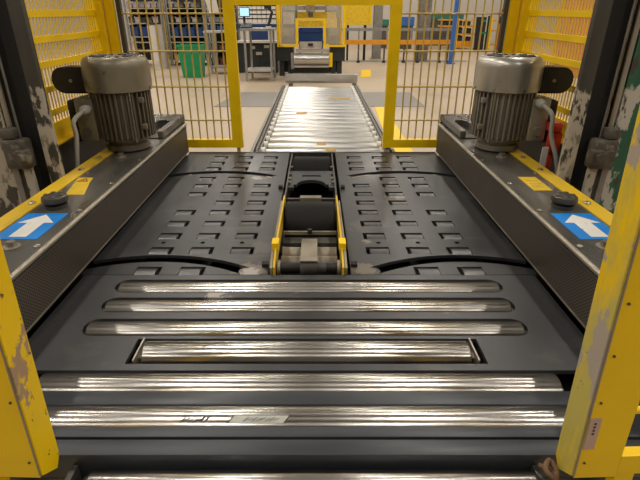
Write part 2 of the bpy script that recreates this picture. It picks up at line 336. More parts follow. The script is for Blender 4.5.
for i, (y, z, r, a, b) in enumerate(ROL):
    bm = bmesh.new(); e = 0.005 if i != 6 else 0.02
    lathe(bm, [(r * 0.35, a - 0.012), (r * 0.35, a), (r - e, a), (r - e * 0.4, a + e * 0.3), (r, a + e), (r, b - e), (r - e * 0.4, b - e * 0.3), (r - e, b), (r * 0.35, b), (r * 0.35, b + 0.012)], (0, y, z), 'X', 48)
    ro = part('roller', bm, 'steel', rt)
    if i == 3:
        for sx, xx in ((-1, a), (1, b)):
            part('bearing_bracket', boxes((xx + sx * 0.012, xx + sx * 0.016, y - 0.046, y + 0.046, 0.52, 0.606)), 'edge', ro, label='thin steel bearing bracket at roller end')
            part('hex_shaft', cyl(bmesh.new(), (xx + sx * 0.002, y, z), (xx + sx * 0.022, y, z), 0.009, seg=6), 'black', ro)
    if i == 5:
        def patch(x0, x1, t0, t1, rr):
            bmp = bmesh.new(); g0 = []
            for k in range(7):
                t = t0 + (t1 - t0) * k / 6; sk = 0.012 * (k / 6)
                g0.append([bmp.verts.new((x + sk, y - rr * math.cos(t), z + rr * math.sin(t))) for x in (x0, (x0 + x1) / 2, x1)])
            for p, q in zip(g0, g0[1:]):
                for k in range(2): bmp.faces.new((p[k], p[k + 1], q[k + 1], q[k]))
            return bmp
        part('label_outline', patch(-0.190, -0.067, 0.93, 1.34, r + 0.0003), 'ink', ro)
        part('roller_label', patch(-0.187, -0.070, 0.95, 1.32, r + 0.0006), 'rlabel', ro, label='worn pale grey label wrapped on roller')
        for k in range(8):
            part('label_print', patch(-0.158 + k * 0.0092, -0.1535 + k * 0.0092, 1.02 + 0.05 * (k % 3 == 1), 1.22 - 0.04 * (k % 2), r + 0.0011), 'rink', ro)
        for k in range(7):
            part('scuff_mark', patch(-0.293 + k * 0.0085 + random.uniform(-.002, .002), -0.288 + k * 0.0085, random.uniform(0.95, 1.05), random.uniform(1.15, 1.3), r + 0.0005), 'ink', ro)
for (y0, y1, z0, z1) in ((0.8105, 0.853, 0.575, 0.604), (0.7205, 0.7485, 0.575, 0.603), (0.676, 0.7155, 0.535, 0.602)):
    part('cross_bar', B(MX - HW, MX + HW, y0, y1, z0, z1, bev=0.003), 'bar', rt)
part('apron_plate', boxes((MX - HW, MX + HW, 0.677, 0.690, 0.40, 0.534)), 'bar', rt)
for sx in (-1, 1):
    part('side_rail', boxes((MX + sx * 0.695, MX + sx * HW, 0.73, 0.927, 0.46, 0.598)), 'deck', rt)
    part('end_bracket', boxes((MX + sx * 0.4565, MX + sx * 0.468, 0.60, 0.675, 0.47, 0.575)), 'gunmetal', rt)

# ------------------------------------------------------------ slotted transfer deck
CH = 0.140
dk = thing('transfer_deck', (MX, 2.16, 0), 'dark slotted steel transfer deck between the two motor housings', 'conveyor deck')
part('base_frame', boxes((MX - 0.74, MX + 0.74, 1.41, 2.90, 0.34, 0.40), (MX - 0.74, MX - 0.64, 1.5, 1.6, 0, 0.4), (MX + 0.64, MX + 0.74, 1.5, 1.6, 0, 0.4),
     (MX - 0.74, MX - 0.64, 2.75, 2.85, 0, 0.4), (MX + 0.64, MX + 0.74, 2.75, 2.85, 0, 0.4)), 'under', dk)
ROWS = [(1.427, 'bc'), (1.58, 'abc'), (1.706, 'abc'), (1.828, 'abc'), (1.951, 'abc'), (2.067, 'ab'), (2.183, 'abc'), (2.306, 'abc'), (2.416, 'bc'), (2.590, 'abc'), (2.700, 'abc'), (2.818, 'abc')]
COLX = {'a': 0.250, 'b': 0.400, 'c': 0.550}
def arc_cut(xc, yc, R, wd, x_in, x_out, sx):
    poly = []; n = 22
    a_in = math.acos(max(-1, min(1, (x_in - xc) / R))); a_out = math.acos((x_out - xc) / R)
    for k in range(n + 1):
        a = a_in + (a_out - a_in) * k / n; poly.append((xc + (R + wd / 2) * math.cos(a), yc + (R + wd / 2) * math.sin(a)))
    back = []
    for k in range(n + 1):
        a = a_out + (a_in - a_out) * k / n; back.append((xc + (R - wd / 2) * math.cos(a), yc + (R - wd / 2) * math.sin(a)))
    capc = (xc + R * math.cos(a_in), yc + R * math.sin(a_in)); cap = []
    for k in range(1, 6):
        t = a_in - math.pi * (1 - 0) + 0 ; th = a_in + math.pi - math.pi * k / 6
        cap.append((capc[0] + wd / 2 * math.cos(th) * 1, capc[1] + wd / 2 * math.sin(th)))
    # round the inner end the way the tangent points (towards the centre line)
    tx, ty = (math.sin(a_in), -math.cos(a_in)); cap = []
    rx, ry = math.cos(a_in), math.sin(a_in)
    for k in range(1, 6):
        th = math.pi * k / 6
        cap.append((capc[0] + wd / 2 * (-rx * math.cos(th) + tx * math.sin(th)), capc[1] + wd / 2 * (-ry * math.cos(th) + ty * math.sin(th))))
    poly = poly + back + cap
    return prism(bmesh.new(), [(MX + sx * p[0], p[1]) for p in poly], 'Z', 0.55, 0.65)
rm = bmesh.new(); crown = [(-0.0265, -0.020), (0.0265, -0.020)]
for k in range(9):
    t = 0.0265 - 0.053 * k / 8; crown.append((t, 0.0005 - (t / 0.0265) ** 2 * 0.006))
prism(rm, crown, 'X', -0.0345, 0.0345)
slot_roller_me = finish(rm, 'slot_roller', 'slotsteel', Vector((0, 0, 0)), True)
for sx in (-1, 1):
    pl = B(MX + sx * CH, MX + sx * 0.765, 1.401, 2.920, 0.588, 0.600)
    cs = [] ; slots = bmesh.new()
    for y, cc in ROWS:
        for ch in cc:
            x = MX + sx * COLX[ch]
            box(slots, x - 0.043, x + 0.043, y - 0.0285, y + 0.0285, 0.55, 0.65)
    for hx in (0.26, 0.41, 0.56):
        cyl(slots, (MX + sx * hx, 1.646, 0.55), (MX + sx * hx, 1.646, 0.65), 0.009, seg=12)
    cs = [slots, arc_cut(0.53, 0.943, 0.575, 0.052, 0.215, 0.79, sx), arc_cut(0.49, 1.965, 0.565, 0.044, 0.190, 0.80, sx)]
    pp = part('deck_plate', cut(pl, cs), 'deck', dk, smooth=False)
    for y, cc in ROWS:
        for ch in cc:
            inst('slot_roller', slot_roller_me, pp, (MX + sx * (COLX[ch] + 0.0065), y, 0.600))
    part('inner_flange', boxes((MX + sx * CH, MX + sx * (CH + 0.008), 1.41, 2.92, 0.46, 0.598)), 'deck', dk)
    for y in (1.462, 2.262):
        part('hex_bolt', cyl(bmesh.new(), (MX + sx * (CH + 0.004), y, 0.606), (MX + sx * (CH + 0.024), y, 0.606), 0.013, seg=6), 'black', dk)
for y0, y1 in ((2.905, 2.922),):
    part('end_plate', boxes((MX - 0.765, MX + 0.765, 2.921, 2.935, 0.46, 0.603)), 'gunmetal', dk)

# ------------------------------------------------------------ centre lift unit in the channel
CX = MX - 0.003
cu = thing('centre_drive_unit', (CX, 2.1, 0.46), 'black rubber drive rollers on yellow arms in the deck channel', 'drive unit')
def drum(y, z, r, hx, mat='rubber'):
    return lathe(bmesh.new(), [(0.02, -hx - 0.01), (0.02, -hx), (r - 0.006, -hx), (r, -hx + 0.006), (r, hx - 0.006), (r - 0.006, hx), (0.02, hx), (0.02, hx + 0.01)], (CX, y, z), 'X', 40)
part('rubber_drum', drum(2.70, 0.530, 0.105, 0.104), 'rubber', cu)
part('rubber_drum', drum(1.925, 0.545, 0.108, 0.106), 'rubber', cu)
bm = cut(B(CX - 0.118, CX + 0.118, 2.30, 2.575, 0.575, 0.592), [boxes((CX - 0.05, CX + 0.05, 2.475, 2.50, .5, .65)), boxes((CX - 0.09, CX + 0.09, 2.29, 2.345, 0.5, 0.65)),
     lathe(bmesh.new(), [(0.075, 0.5), (0.075, 0.65)], (CX, 2.345, 0), 'Z', 24)])
part('cover_plate', bm, 'deck', cu, smooth=False)
for sx in (-1, 1):
    part('frame_cheek', boxes((CX + sx * 0.118, CX + sx * 0.126, 2.10, 2.90, 0.47, 0.604)), 'gunmetal', cu)
    for k, y in enumerate((2.36, 2.42, 2.50, 2.62)):
        part('cheek_nut', cyl(bmesh.new(), (CX + sx * 0.105, y, 0.597), (CX + sx * 0.119, y, 0.597), 0.011, seg=6), 'bolt', cu)
    # yellow lever arm, rising from the shaft to the drum
    prof = [(1.405, 0.585), (1.405, 0.625), (1.55, 0.655), (2.03, 0.650), (2.06, 0.630), (2.03, 0.585)]
    part('lever_arm', prism(bmesh.new(), prof, 'X', CX + sx * 0.113, CX + sx * 0.120), 'yellow_strip', cu)
    part('arm_plate', prism(bmesh.new(), [(1.41, 0.55), (1.41, 0.620), (1.50, 0.640), (2.0, 0.636), (2.0, 0.55)], 'X', CX + sx * 0.1225, CX + sx * 0.1305), 'beige', cu)
    part('arm_clamp', boxes((CX + sx * 0.106, CX + sx * 0.130, 1.505, 1.552, 0.640, 0.665)), 'yellow', cu, label='bright yellow clamp block on lever arm')
    part('shaft_collar', cyl(bmesh.new(), (CX + sx * 0.098, 1.462, 0.592), (CX + sx * 0.109, 1.462, 0.592), 0.028, seg=20), 'beige', cu)
part('link_bar', boxes((CX - 0.05, CX + 0.05, 2.115, 2.15, 0.585, 0.605)), 'beige', cu)
part('cross_plate', boxes((CX - 0.116, CX + 0.116, 2.155, 2.17, 0.50, 0.585)), 'gunmetal', cu)
part('wiper_bar', boxes((CX - 0.106, CX + 0.106, 1.760, 1.768, 0.58, 0.594)), 'beige', cu)
part('wiper_bolt', cyl(bmesh.new(), (CX, 1.757, 0.588), (CX, 1.757, 0.606), 0.010, seg=6), 'black', cu)
part('mount_plate', boxes((CX - 0.106, CX + 0.106, 1.705, 1.757, 0.555, 0.570)), 'gunmetal', cu)
for y in (1.585, 1.660):
    part('idler_tube', cyl(bmesh.new(), (CX - 0.104, y, 0.535), (CX + 0.104, y, 0.535), 0.036, seg=28), 'beige', cu)
part('tension_strap', prism(bmesh.new(), [(1.448, 0.622), (1.448, 0.627), (1.530, 0.612), (1.65, 0.604), (1.715, 0.584), (1.715, 0.578), (1.65, 0.598), (1.53, 0.606)], 'X', CX - 0.030, CX + 0.030), 'beige', cu)
part('cross_shaft', cyl(bmesh.new(), (CX - 0.098, 1.462, 0.592), (CX + 0.098, 1.462, 0.592), 0.019, seg=24), 'black', cu)
part('shaft_hub', cyl(bmesh.new(), (CX - 0.030, 1.462, 0.592), (CX + 0.030, 1.462, 0.592), 0.028, seg=24), 'gunmetal', cu)
part('shaft_spacer', cyl(bmesh.new(), (CX + 0.030, 1.462, 0.592), (CX + 0.060, 1.462, 0.592), 0.022, seg=24), 'gunmetal', cu)
part('floor_plate', boxes((CX - 0.118, CX + 0.118, 1.402, 2.90, 0.405, 0.415)), 'castdark', cu)
part('front_lip', boxes((CX - 0.10, CX + 0.10, 1.401, 1.409, 0.50, 0.583)), 'beige', cu)

# ------------------------------------------------------------ motor housings along both sides
ZT = 0.79
def housing(sx, label):
    xi, xo = MX + sx * 0.752, MX + sx * 1.002
    h = thing('motor_housing', ((xi + xo) / 2, 1.9, 0), label, 'housing')
    X = lambda d: MX + sx * d
    part('pedestal', boxes((X(0.80), X(0.985), 0.85, 2.98, 0.0, 0.622)), 'under', h)
    # rounded far end: body outline in plan
    yb, yf = 2.93, 0.82
    poly = [(X(0.757), yf), (X(1.002), yf), (X(1.002), yb + 0.05)]
    for k in range(7):
        t = math.pi / 2 * k / 6; poly.append((X(0.757 + 0.07 - 0.07 * math.sin(t)), yb - 0.07 + 0.07 * math.cos(t) + (0.05 * (1 - k / 6))))
    part('body', prism(bmesh.new(), poly, 'Z', 0.622, ZT - 0.012), 'gunmetal', h, smooth=False)
    top = [(p[0], p[1]) for p in poly]
    part('top_cover', prism(bmesh.new(), top, 'Z', ZT - 0.012, ZT), 'housing_top', h, smooth=False)
    part('perforated_panel', boxes((X(0.752), X(0.7575), yf, yb - 0.06, 0.628, ZT - 0.016)), 'perf', h, smooth=False)
    part('bottom_edge', boxes((X(0.7505), X(0.757), yf, yb - 0.06, 0.622, 0.6275)), 'edge', h)
    e = bmesh.new(); cyl(e, (X(0.757), yf, ZT - 0.007), (X(0.757), yb - 0.05, ZT - 0.007), 0.0085, seg=14)
    part('edge_trim', e, 'edge', h, label='bright bare steel edge')
    part('groove_trim', boxes((X(0.7495), X(0.7575), yf, yb - 0.06, ZT - 0.024, ZT - 0.0185)), 'gunmetal', h)
    ys = part('edge_strip', boxes((X(0.938), X(1.000), yf, 2.32, ZT, ZT + 0.004)), 'yellow_strip', h, label='scuffed yellow strip along outer edge')
    for y in (1.20, 1.56, 1.95, 2.13):
        part('strip_screw', lathe(bmesh.new(), [(0.012, 0), (0.012, 0.003), (0.007, 0.007)], (X(0.965), y, ZT + 0.004), 'Z', 14), 'bolt', ys)
    for (d, y) in ((0.925, 1.91), (0.775, 1.23), (0.775, 1.50), (0.775, 1.78), (0.775, 2.1)):
        part('cover_screw', lathe(bmesh.new(), [(0.010, 0), (0.010, 0.003), (0.005, 0.006)], (X(d), y, ZT), 'Z', 12), 'bolt', h)
    for (d, y) in ((0.845, 1.225), (0.875, 2.155)):
        nb = lathe(bmesh.new(), [(0.024, 0), (0.024, 0.004), (0.012, 0.0045)], (X(d), y, ZT), 'Z', 20)
        part('washer', nb, 'edge', h)
        part('hex_nut', cyl(bmesh.new(), (X(d), y, ZT + 0.0045), (X(d), y, ZT + 0.019), 0.0135, seg=6), 'bolt', h)
    kn = part('round_cap', lathe(bmesh.new(), [(0.036, 0), (0.036, 0.012), (0.018, 0.013), (0.018, 0.022), (0.041, 0.023), (0.043, 0.029), (0.040, 0.040), (0.030, 0.043)], (X(0.868), 1.535, ZT), 'Z', 28), 'gunmetal', h, label='round dark vent cap')
    for k in range(6):
        t = 2 * math.pi * k / 6
        part('cap_rib', boxes((X(0.868) + 0.026 * math.cos(t) - 0.006, X(0.868) + 0.026 * math.cos(t) + 0.006, 1.535 + 0.026 * math.sin(t) - 0.006, 1.535 + 0.026 * math.sin(t) + 0.006, ZT + 0.0405, ZT + 0.047)), 'bolt', kn)
    # blue direction sticker with white arrow pointing away from the camera
    st = part('arrow_sticker', boxes((X(0.800), X(0.932), 1.275, 1.475, ZT, ZT + 0.0018)), 'blue', h, label='blue sticker with white direction arrow')
    cxs = X(0.866)
    ar = [(cxs - 0.026, 1.290), (cxs + 0.026, 1.290), (cxs + 0.026, 1.395), (cxs + 0.056, 1.395), (cxs, 1.462), (cxs - 0.056, 1.395), (cxs - 0.026, 1.395)]
    part('white_arrow', prism(bmesh.new(), ar, 'Z', ZT + 0.0018, ZT + 0.0028), 'white', st, label='white arrow')
    wq = [(-0.917, 1.655), (-0.848, 1.655), (-0.888, 1.80), (-0.897, 1.851), (-0.957, 1.851)] if sx < 0 else [(X(0.838), 1.70), (X(0.908), 1.70), (X(0.908), 1.86), (X(0.838), 1.86)]
    ws = part('warning_sticker', prism(bmesh.new(), wq, 'Z', ZT, ZT + 0.0016), 'warn', h, label='yellow warning sticker')
    wc = -0.920 if sx < 0 else X(0.873)
    tri_o = [(wc - 0.024, 1.80), (wc + 0.024, 1.80), (wc, 1.845)]; tri_i = [(wc - 0.015, 1.8055), (wc + 0.015, 1.8055), (wc, 1.834)]
    if sx < 0:
        bm = bmesh.new()
        for k in range(3):
            q = [tri_o[k], tri_o[(k + 1) % 3], tri_i[(k + 1) % 3], tri_i[k]]
            prism(bm, q, 'Z', ZT + 0.0016, ZT + 0.0024)
        part('warning_triangle', bm, 'warn_ink', ws)
        part('warning_symbol', prism(bmesh.new(), [(wc - 0.006, 1.808), (wc + 0.007, 1.812), (wc, 1.826)], 'Z', ZT + 0.0016, ZT + 0.0024), 'redpost', ws)
    else:
        for (q0, q1, e) in ((1.805, 1.812, 0.022), (1.775, 1.780, 0.022), (1.755, 1.760, 0.012), (1.735, 1.740, 0.018)):
            part('print_line', boxes((wc - 0.022, wc + e, q0, q1, ZT + 0.0016, ZT + 0.0024)), 'tan', ws)
    # raised bearing plate behind the motor
    x0, x1 = sorted((X(0.775), X(0.985)))
    bp = B(x0, x1, 2.50, 2.955, ZT, ZT + 0.042, bev=0.008)
    sl = boxes((X(0.805), X(0.875), 2.50, 2.74, ZT + 0.006, ZT + 0.1))
    sl2 = cyl(bmesh.new(), (X(0.84), 2.74, ZT + 0.006), (X(0.84), 2.74, ZT + 0.1), 0.035, seg=20)
    part('raised_plate', cut(bp, [sl, sl2]), 'housing_top', h, smooth=False)
    return h
housing(-1, 'long dark housing on the left with perforated side and blue arrow sticker')
housing(1, 'long dark housing on the right with perforated side and blue arrow sticker')

# ------------------------------------------------------------ gear motors
def motor(sx, label, m_cover, m_fin):
    cx, cy = (-0.912 if sx < 0 else 0.880), 2.315
    ZM = ZT + 0.0055
    m = thing('electric_motor', (cx, cy, ZM), label, 'motor', 'electric motors on the housings')
    part('base_flange', lathe(bmesh.new(), [(0.096, 0), (0.100, 0.004), (0.100, 0.026), (0.088, 0.032), (0.088, 0.040), (0.104, 0.045), (0.104, 0.058)], (cx, cy, ZM), 'Z', 40), m_fin, m)
    core = part('motor_body', lathe(bmesh.new(), [(0.104, 0.058), (0.112, 0.066), (0.112, 0.270), (0.104, 0.275)], (cx, cy, ZM), 'Z', 48), m_fin, m)
    f = bmesh.new(); box(f, -0.0035, 0.0035, 0.105, 0.131, 0.062, 0.268)
    fme = finish(f, 'cooling_fin', m_fin, Vector((0, 0, 0)), False)
    n = 34
    for k in range(n):
        a = 2 * math.pi * k / n
        if abs(math.atan2(math.sin(a - (math.pi / 2 if sx < 0 else -math.pi / 2)), math.cos(a - (math.pi / 2 if sx < 0 else -math.pi / 2)))) < 0.42: continue
        inst('cooling_fin', fme, m, (cx, cy, ZM), rot=(0, 0, a))
    # tie rods and lugs
    for a in (0.6, 2.2, 3.75, 5.35):
        a = a if sx < 0 else math.pi - a
        px, py_ = cx + 0.136 * math.cos(a), cy + 0.136 * math.sin(a)
        part('tie_rod', cyl(bmesh.new(), (px, py_, ZM + 0.05), (px, py_, ZM + 0.275), 0.0045, seg=10), 'bolt', m)
    for a, zz in ((-0.55, 0.115), (-0.55, 0.235), (-2.6, 0.08)):
        a = a if sx < 0 else math.pi - a
        b = bmesh.new(); box(b, cx + 0.135 * math.cos(a) - 0.012, cx + 0.135 * math.cos(a) + 0.012, cy + 0.135 * math.sin(a) - 0.012, cy + 0.135 * math.sin(a) + 0.012, ZM + zz - 0.012, ZM + zz + 0.012, bev=0.003)
        part('lug', b, m_fin, m)
    fc = part('fan_cover', lathe(bmesh.new(), [(0.143, 0.272), (0.147, 0.275), (0.147, 0.375), (0.144, 0.395), (0.134, 0.412), (0.118, 0.420), (0.116, 0.417), (0.02, 0.417)], (cx, cy, ZM), 'Z', 56), m_cover, m, label='smooth domed fan cover')
    for k in range(12):
        t = 2 * math.pi * k / 12
        b = bmesh.new(); p0 = Vector((cx + 0.055 * math.cos(t), cy + 0.055 * math.sin(t), ZM + 0.4172)); p1 = Vector((cx + 0.105 * math.cos(t), cy + 0.105 * math.sin(t), ZM + 0.4172))
        cyl(b, p0, p1, 0.0055, seg=6); part('vent_slot', b, 'black', fc)
    for a in (-1.75, -0.1, -3.0):
        a = a if sx < 0 else math.pi - a
        part('cover_screw', cyl(bmesh.new(), (cx + 0.146 * math.cos(a), cy + 0.146 * math.sin(a), ZM + 0.285), (cx + 0.153 * math.cos(a), cy + 0.153 * math.sin(a), ZM + 0.285), 0.006, seg=8), 'bolt', fc)
    # outward side: terminal box, black lid, capacitor, gland
    X = lambda d: cx + sx * d
    part('terminal_box', B(X(0.095), X(0.178), cy - 0.105, cy + 0.04, ZM + 0.055, ZM + 0.245, bev=0.006), m_cover, m)
    part('terminal_lid', B(X(0.1785), X(0.222), cy - 0.085, cy + 0.075, ZM + 0.045, ZM + 0.235, bev=0.010), 'black', m, label='black terminal box lid')
    part('blank_plug', cyl(bmesh.new(), (X(0.140), cy - 0.112, ZM + 0.100), (X(0.140), cy - 0.1045, ZM + 0.100), 0.020, seg=20), m_fin, m)
    # black capacitor housing, rounded end outward
    pts = []
    for k in range(13):
        t = -math.pi / 2 + math.pi * k / 12
        pts.append((X(0.225) + sx * 0.055 * math.cos(t), ZM + 0.318 + 0.057 * math.sin(t)))
    pts += [(X(0.115), ZM + 0.375), (X(0.115), ZM + 0.261)]
    bm = prism(bmesh.new(), pts, 'Y', cy - 0.060, cy + 0.035)
    bmesh.ops.recalc_face_normals(bm, faces=bm.faces)
    bmesh.ops.bevel(bm, geom=[e for e in bm.edges if abs(e.verts[0].co.y - e.verts[1].co.y) < 1e-6], offset=0.007, segments=2, affect='EDGES')
    part('capacitor', bm, 'black', m, label='black capacitor housing')
    part('capacitor_screw', cyl(bmesh.new(), (X(0.19), cy - 0.064, ZM + 0.318), (X(0.19), cy - 0.059, ZM + 0.318), 0.008, seg=10), 'bolt', m)
    gl = part('cable_gland', lathe(bmesh.new(), [(0.015, 0), (0.015, 0.016), (0.021, 0.018), (0.021, 0.040), (0.015, 0.050), (0.011, 0.055)], (0, 0, 0), 'Z', 16), 'cable', m)
    gz = 0.205 if sx < 0 else 0.232
    g0 = Vector((X(0.112), cy - 0.106, ZM + gz))
    dirv = Vector((sx * 0.22, -1, -0.12)).normalized()
    gl.data.transform(Matrix.Translation(Vector((cx, cy, ZM)))); gl.location = g0 - Vector((cx, cy, ZM)); gl.rotation_euler = dirv.to_track_quat('Z', 'Y').to_euler()
    p = g0 + dirv * 0.05
    e = 0.0 if sx < 0 else 0.045
    pts = spline([p, p + Vector((sx * 0.022, -0.050, -0.035)), (X(0.146 + e * 0.3), cy - 0.205, ZM + 0.10), (X(0.156 + e * 0.8), cy - 0.220, ZM + 0.01), (X(0.172 + e), cy - 0.220, ZM - 0.10), (X(0.175 + e), cy - 0.20, ZM - 0.30)], 7)
    part('power_cable', tube(bmesh.new(), pts, 0.0098, 10), 'cable', m, label='grey power cable')
motor(-1, 'brown-stained electric motor standing on the left housing', 'motor_dirty', 'motor_fin')
motor(1, 'bright aluminium-capped electric motor standing on the right housing', 'motor_clean', 'motor_fin2')

# ------------------------------------------------------------ yellow slatted side guards
def guard(sx, label):
    gx = MX + sx * 1.215; y0, y1 = 1.98, 2.965
    gt = thing('slatted_guard', (gx, 2.5, 0), label, 'safety guard', 'slatted side guards')
    part('corner_post', boxes((gx - 0.045, gx + 0.045, 2.965, 3.065, 0, 1.95)), 'yellow', gt)
    part('corner_leaf', boxes((gx - sx * 0.052, gx - sx * 0.103, 2.985, 3.01, 0.6, 1.95)), 'yellow', gt)
    part('near_post', boxes((gx - 0.006, gx + 0.03, 1.95, 1.98, 0, 1.95)), 'under', gt)
    for k in range(11):
        z = 0.965 + 0.105 * k
        if z > 1.95: break
        part('cross_band', boxes((gx - 0.006, gx + 0.006, y0, y1, z - 0.014, z + 0.014)), 'yellow', gt)
    part('bottom_rail', boxes((gx - 0.012, gx + 0.012, y0, y1, 0.845, 0.922), (gx - sx * 0.012, gx - sx * 0.055, y0, y1, 0.838, 0.845)), 'yellow', gt)
    s = finish(B(-0.0016, 0.0016, -0.0048, 0.0048, 0.895, 1.94), 'slat', 'wire', Vector((0, 0, 0)), False)
    k = 0
    while y0 + 0.018 + k * 0.0285 < y1 - 0.01:
        inst('slat', s, gt, (gx, y0 + 0.018 + k * 0.0285, 0)); k += 1
    part('skirt_panel', boxes((gx - 0.01, gx + 0.01, 1.98, 2.96, 0.0, 0.836)), 'gunmetal', gt, label='dark grey skirt panel')
guard(-1, 'yellow slatted guard panel behind the brown-stained left motor')
guard(1, 'yellow slatted guard panel behind the bright-capped right motor')

# ------------------------------------------------------------ wire mesh fence across the far side
FY = 3.02; FC = -0.02
def fence(sx, label):
    xa, xb = FC + sx * 0.475, FC + sx * 1.095
    ft = thing('mesh_fence', ((xa + xb) / 2, FY, 0), label, 'fence', 'wire mesh fence panels')
    part('post', boxes((xa - 0.032, xa + 0.032, FY - 0.02, FY + 0.02, 0.612, 1.9)), 'yellow', ft)
    if sx < 0: part('foot', boxes((xa - 0.008, xa + 0.012, FY - 0.01, FY + 0.01, 0.0, 0.612)), 'gate_wire', ft)
    part('outer_post', boxes((xb - 0.012, xb + 0.012, FY - 0.015, FY + 0.015, 0.0, 1.9)), 'gunmetal', ft)
    l, r = sorted((xa + sx * 0.032, xb - sx * 0.012))
    part('bottom_rail', boxes((l, r, FY - 0.02, FY + 0.02, 0.612, 0.662)), 'yellow', ft)
    part('top_rail', boxes((l, r, FY - 0.02, FY + 0.02, 1.86, 1.9)), 'yellow', ft)
    v = finish(cyl(bmesh.new(), (0, 0, 0.66), (0, 0, 1.87), 0.0048, seg=6), 'vertical_wire', 'gate_wire', Vector((0, 0, 0)), True)
    k = 1
    while l + 0.0465 * k < r - 0.01:
        inst('vertical_wire', v, ft, (l + 0.0465 * k, FY, 0)); k += 1
    for z in (0.782, 0.982, 1.182, 1.382, 1.582, 1.782):
        part('horizontal_wire', cyl(bmesh.new(), (l, FY - 0.0085, z), (r, FY - 0.0085, z), 0.0048, seg=6), 'gate_wire', ft)
fence(-1, 'yellow wire mesh fence panel left of the conveyor opening')
fence(1, 'yellow wire mesh fence panel right of the conveyor opening')
solo('portal_beam', B(FC - 0.443, FC + 0.443, FY - 0.02, FY + 0.02, 1.425, 1.492), 'yellow', 'yellow cross beam between fence posts above the conveyor opening', 'beam', smooth=False)

# ------------------------------------------------------------ machine columns with peeling paint
def column(sx, label, peel):
    X = lambda d: MX + sx * d
    c = thing('machine_column', (X(1.12), 1.93, 0), label, 'column')
    part('inner_flange', boxes((X(1.003), X(1.054), 1.86, 1.885, 0.0, 2.2)), 'peel', c, label='paint-chipped flange')
    part('web', boxes((X(1.125), X(1.14), 1.926, 2.05, 0.0, 2.2)), 'under', c)
    part('back_flange', boxes((X(1.125), X(1.165), 2.05, 2.07, 0.0, 2.2)), 'under', c)
    part('guide_channel', boxes((X(1.045), X(1.150), 1.886, 1.925, 0.0, 2.2)), 'under', c)
    part('guide_rod', cyl(bmesh.new(), (X(1.147), 1.84, 0.30), (X(1.147), 1.84, 2.2), 0.009, seg=14), 'edge', c, label='bright vertical guide rod')
    part('guide_rod', cyl(bmesh.new(), (X(1.130), 1.86, 0.30), (X(1.130), 1.86, 2.2), 0.005, seg=12), 'rail', c)
    part('outer_beam', boxes((X(1.166), X(1.31), 1.842, 1.88, 0.0, 2.2)), peel, c, label='peeling painted beam')
    cb = bmesh.new()
    box(cb, X(1.075), X(1.165), 1.78, 1.84, 0.845, 0.960, bev=0.012); box(cb, X(1.060), X(1.105), 1.76, 1.80, 0.87, 0.925, bev=0.008)
    part('guide_clamp', cb, 'castdark', c, label='greasy cast clamp block')
    part('clamp_bolt', cyl(bmesh.new(), (X(1.085), 1.745, 0.90), (X(1.085), 1.765, 0.90), 0.016, seg=6), 'castdark', c)
    part('clamp_head', B(X(1.110), X(1.165), 1.785, 1.835, 0.960, 1.000, bev=0.01), 'castdark', c)
    part('drop_bar', boxes((X(1.085), X(1.115), 1.80, 1.82, 0.30, 0.845)), 'peel', c)
    part('drop_bar', boxes((X(1.135), X(1.158), 1.80, 1.82, 0.30, 0.845)), 'rail', c)
    return c
column(-1, 'black column with flaking pale paint left of the left housing', 'peel')
column(1, 'black column with peeling green and white beam right of the right housing', 'green_peel')
# red handle and white tag beside the right column
rh = thing('red_stop_handle', (MX - 0.014 + 1.135, 2.20, 0), 'red plastic handle behind the right cable next to the green column', 'handle')
part('grip', B(MX - 0.014 + 1.105, MX - 0.014 + 1.165, 2.18, 2.22, 0.80, 0.90, bev=0.012), 'red', rh)
part('grip_head', B(MX - 0.014 + 1.090, MX - 0.014 + 1.150, 2.165, 2.215, 0.90, 0.945, bev=0.012), 'red', rh)
part('stem', boxes((MX - 0.014 + 1.12, MX - 0.014 + 1.14, 2.19, 2.21, 0.0, 0.80)), 'red', rh)
tg = solo('white_tag', B(MX + 1.030, MX + 1.056, 2.10, 2.106, 0.0, 0.85), 'white', 'small white tag standing beside the right yellow strip', 'tag', loc=(MX + 1.04, 2.10, 0))

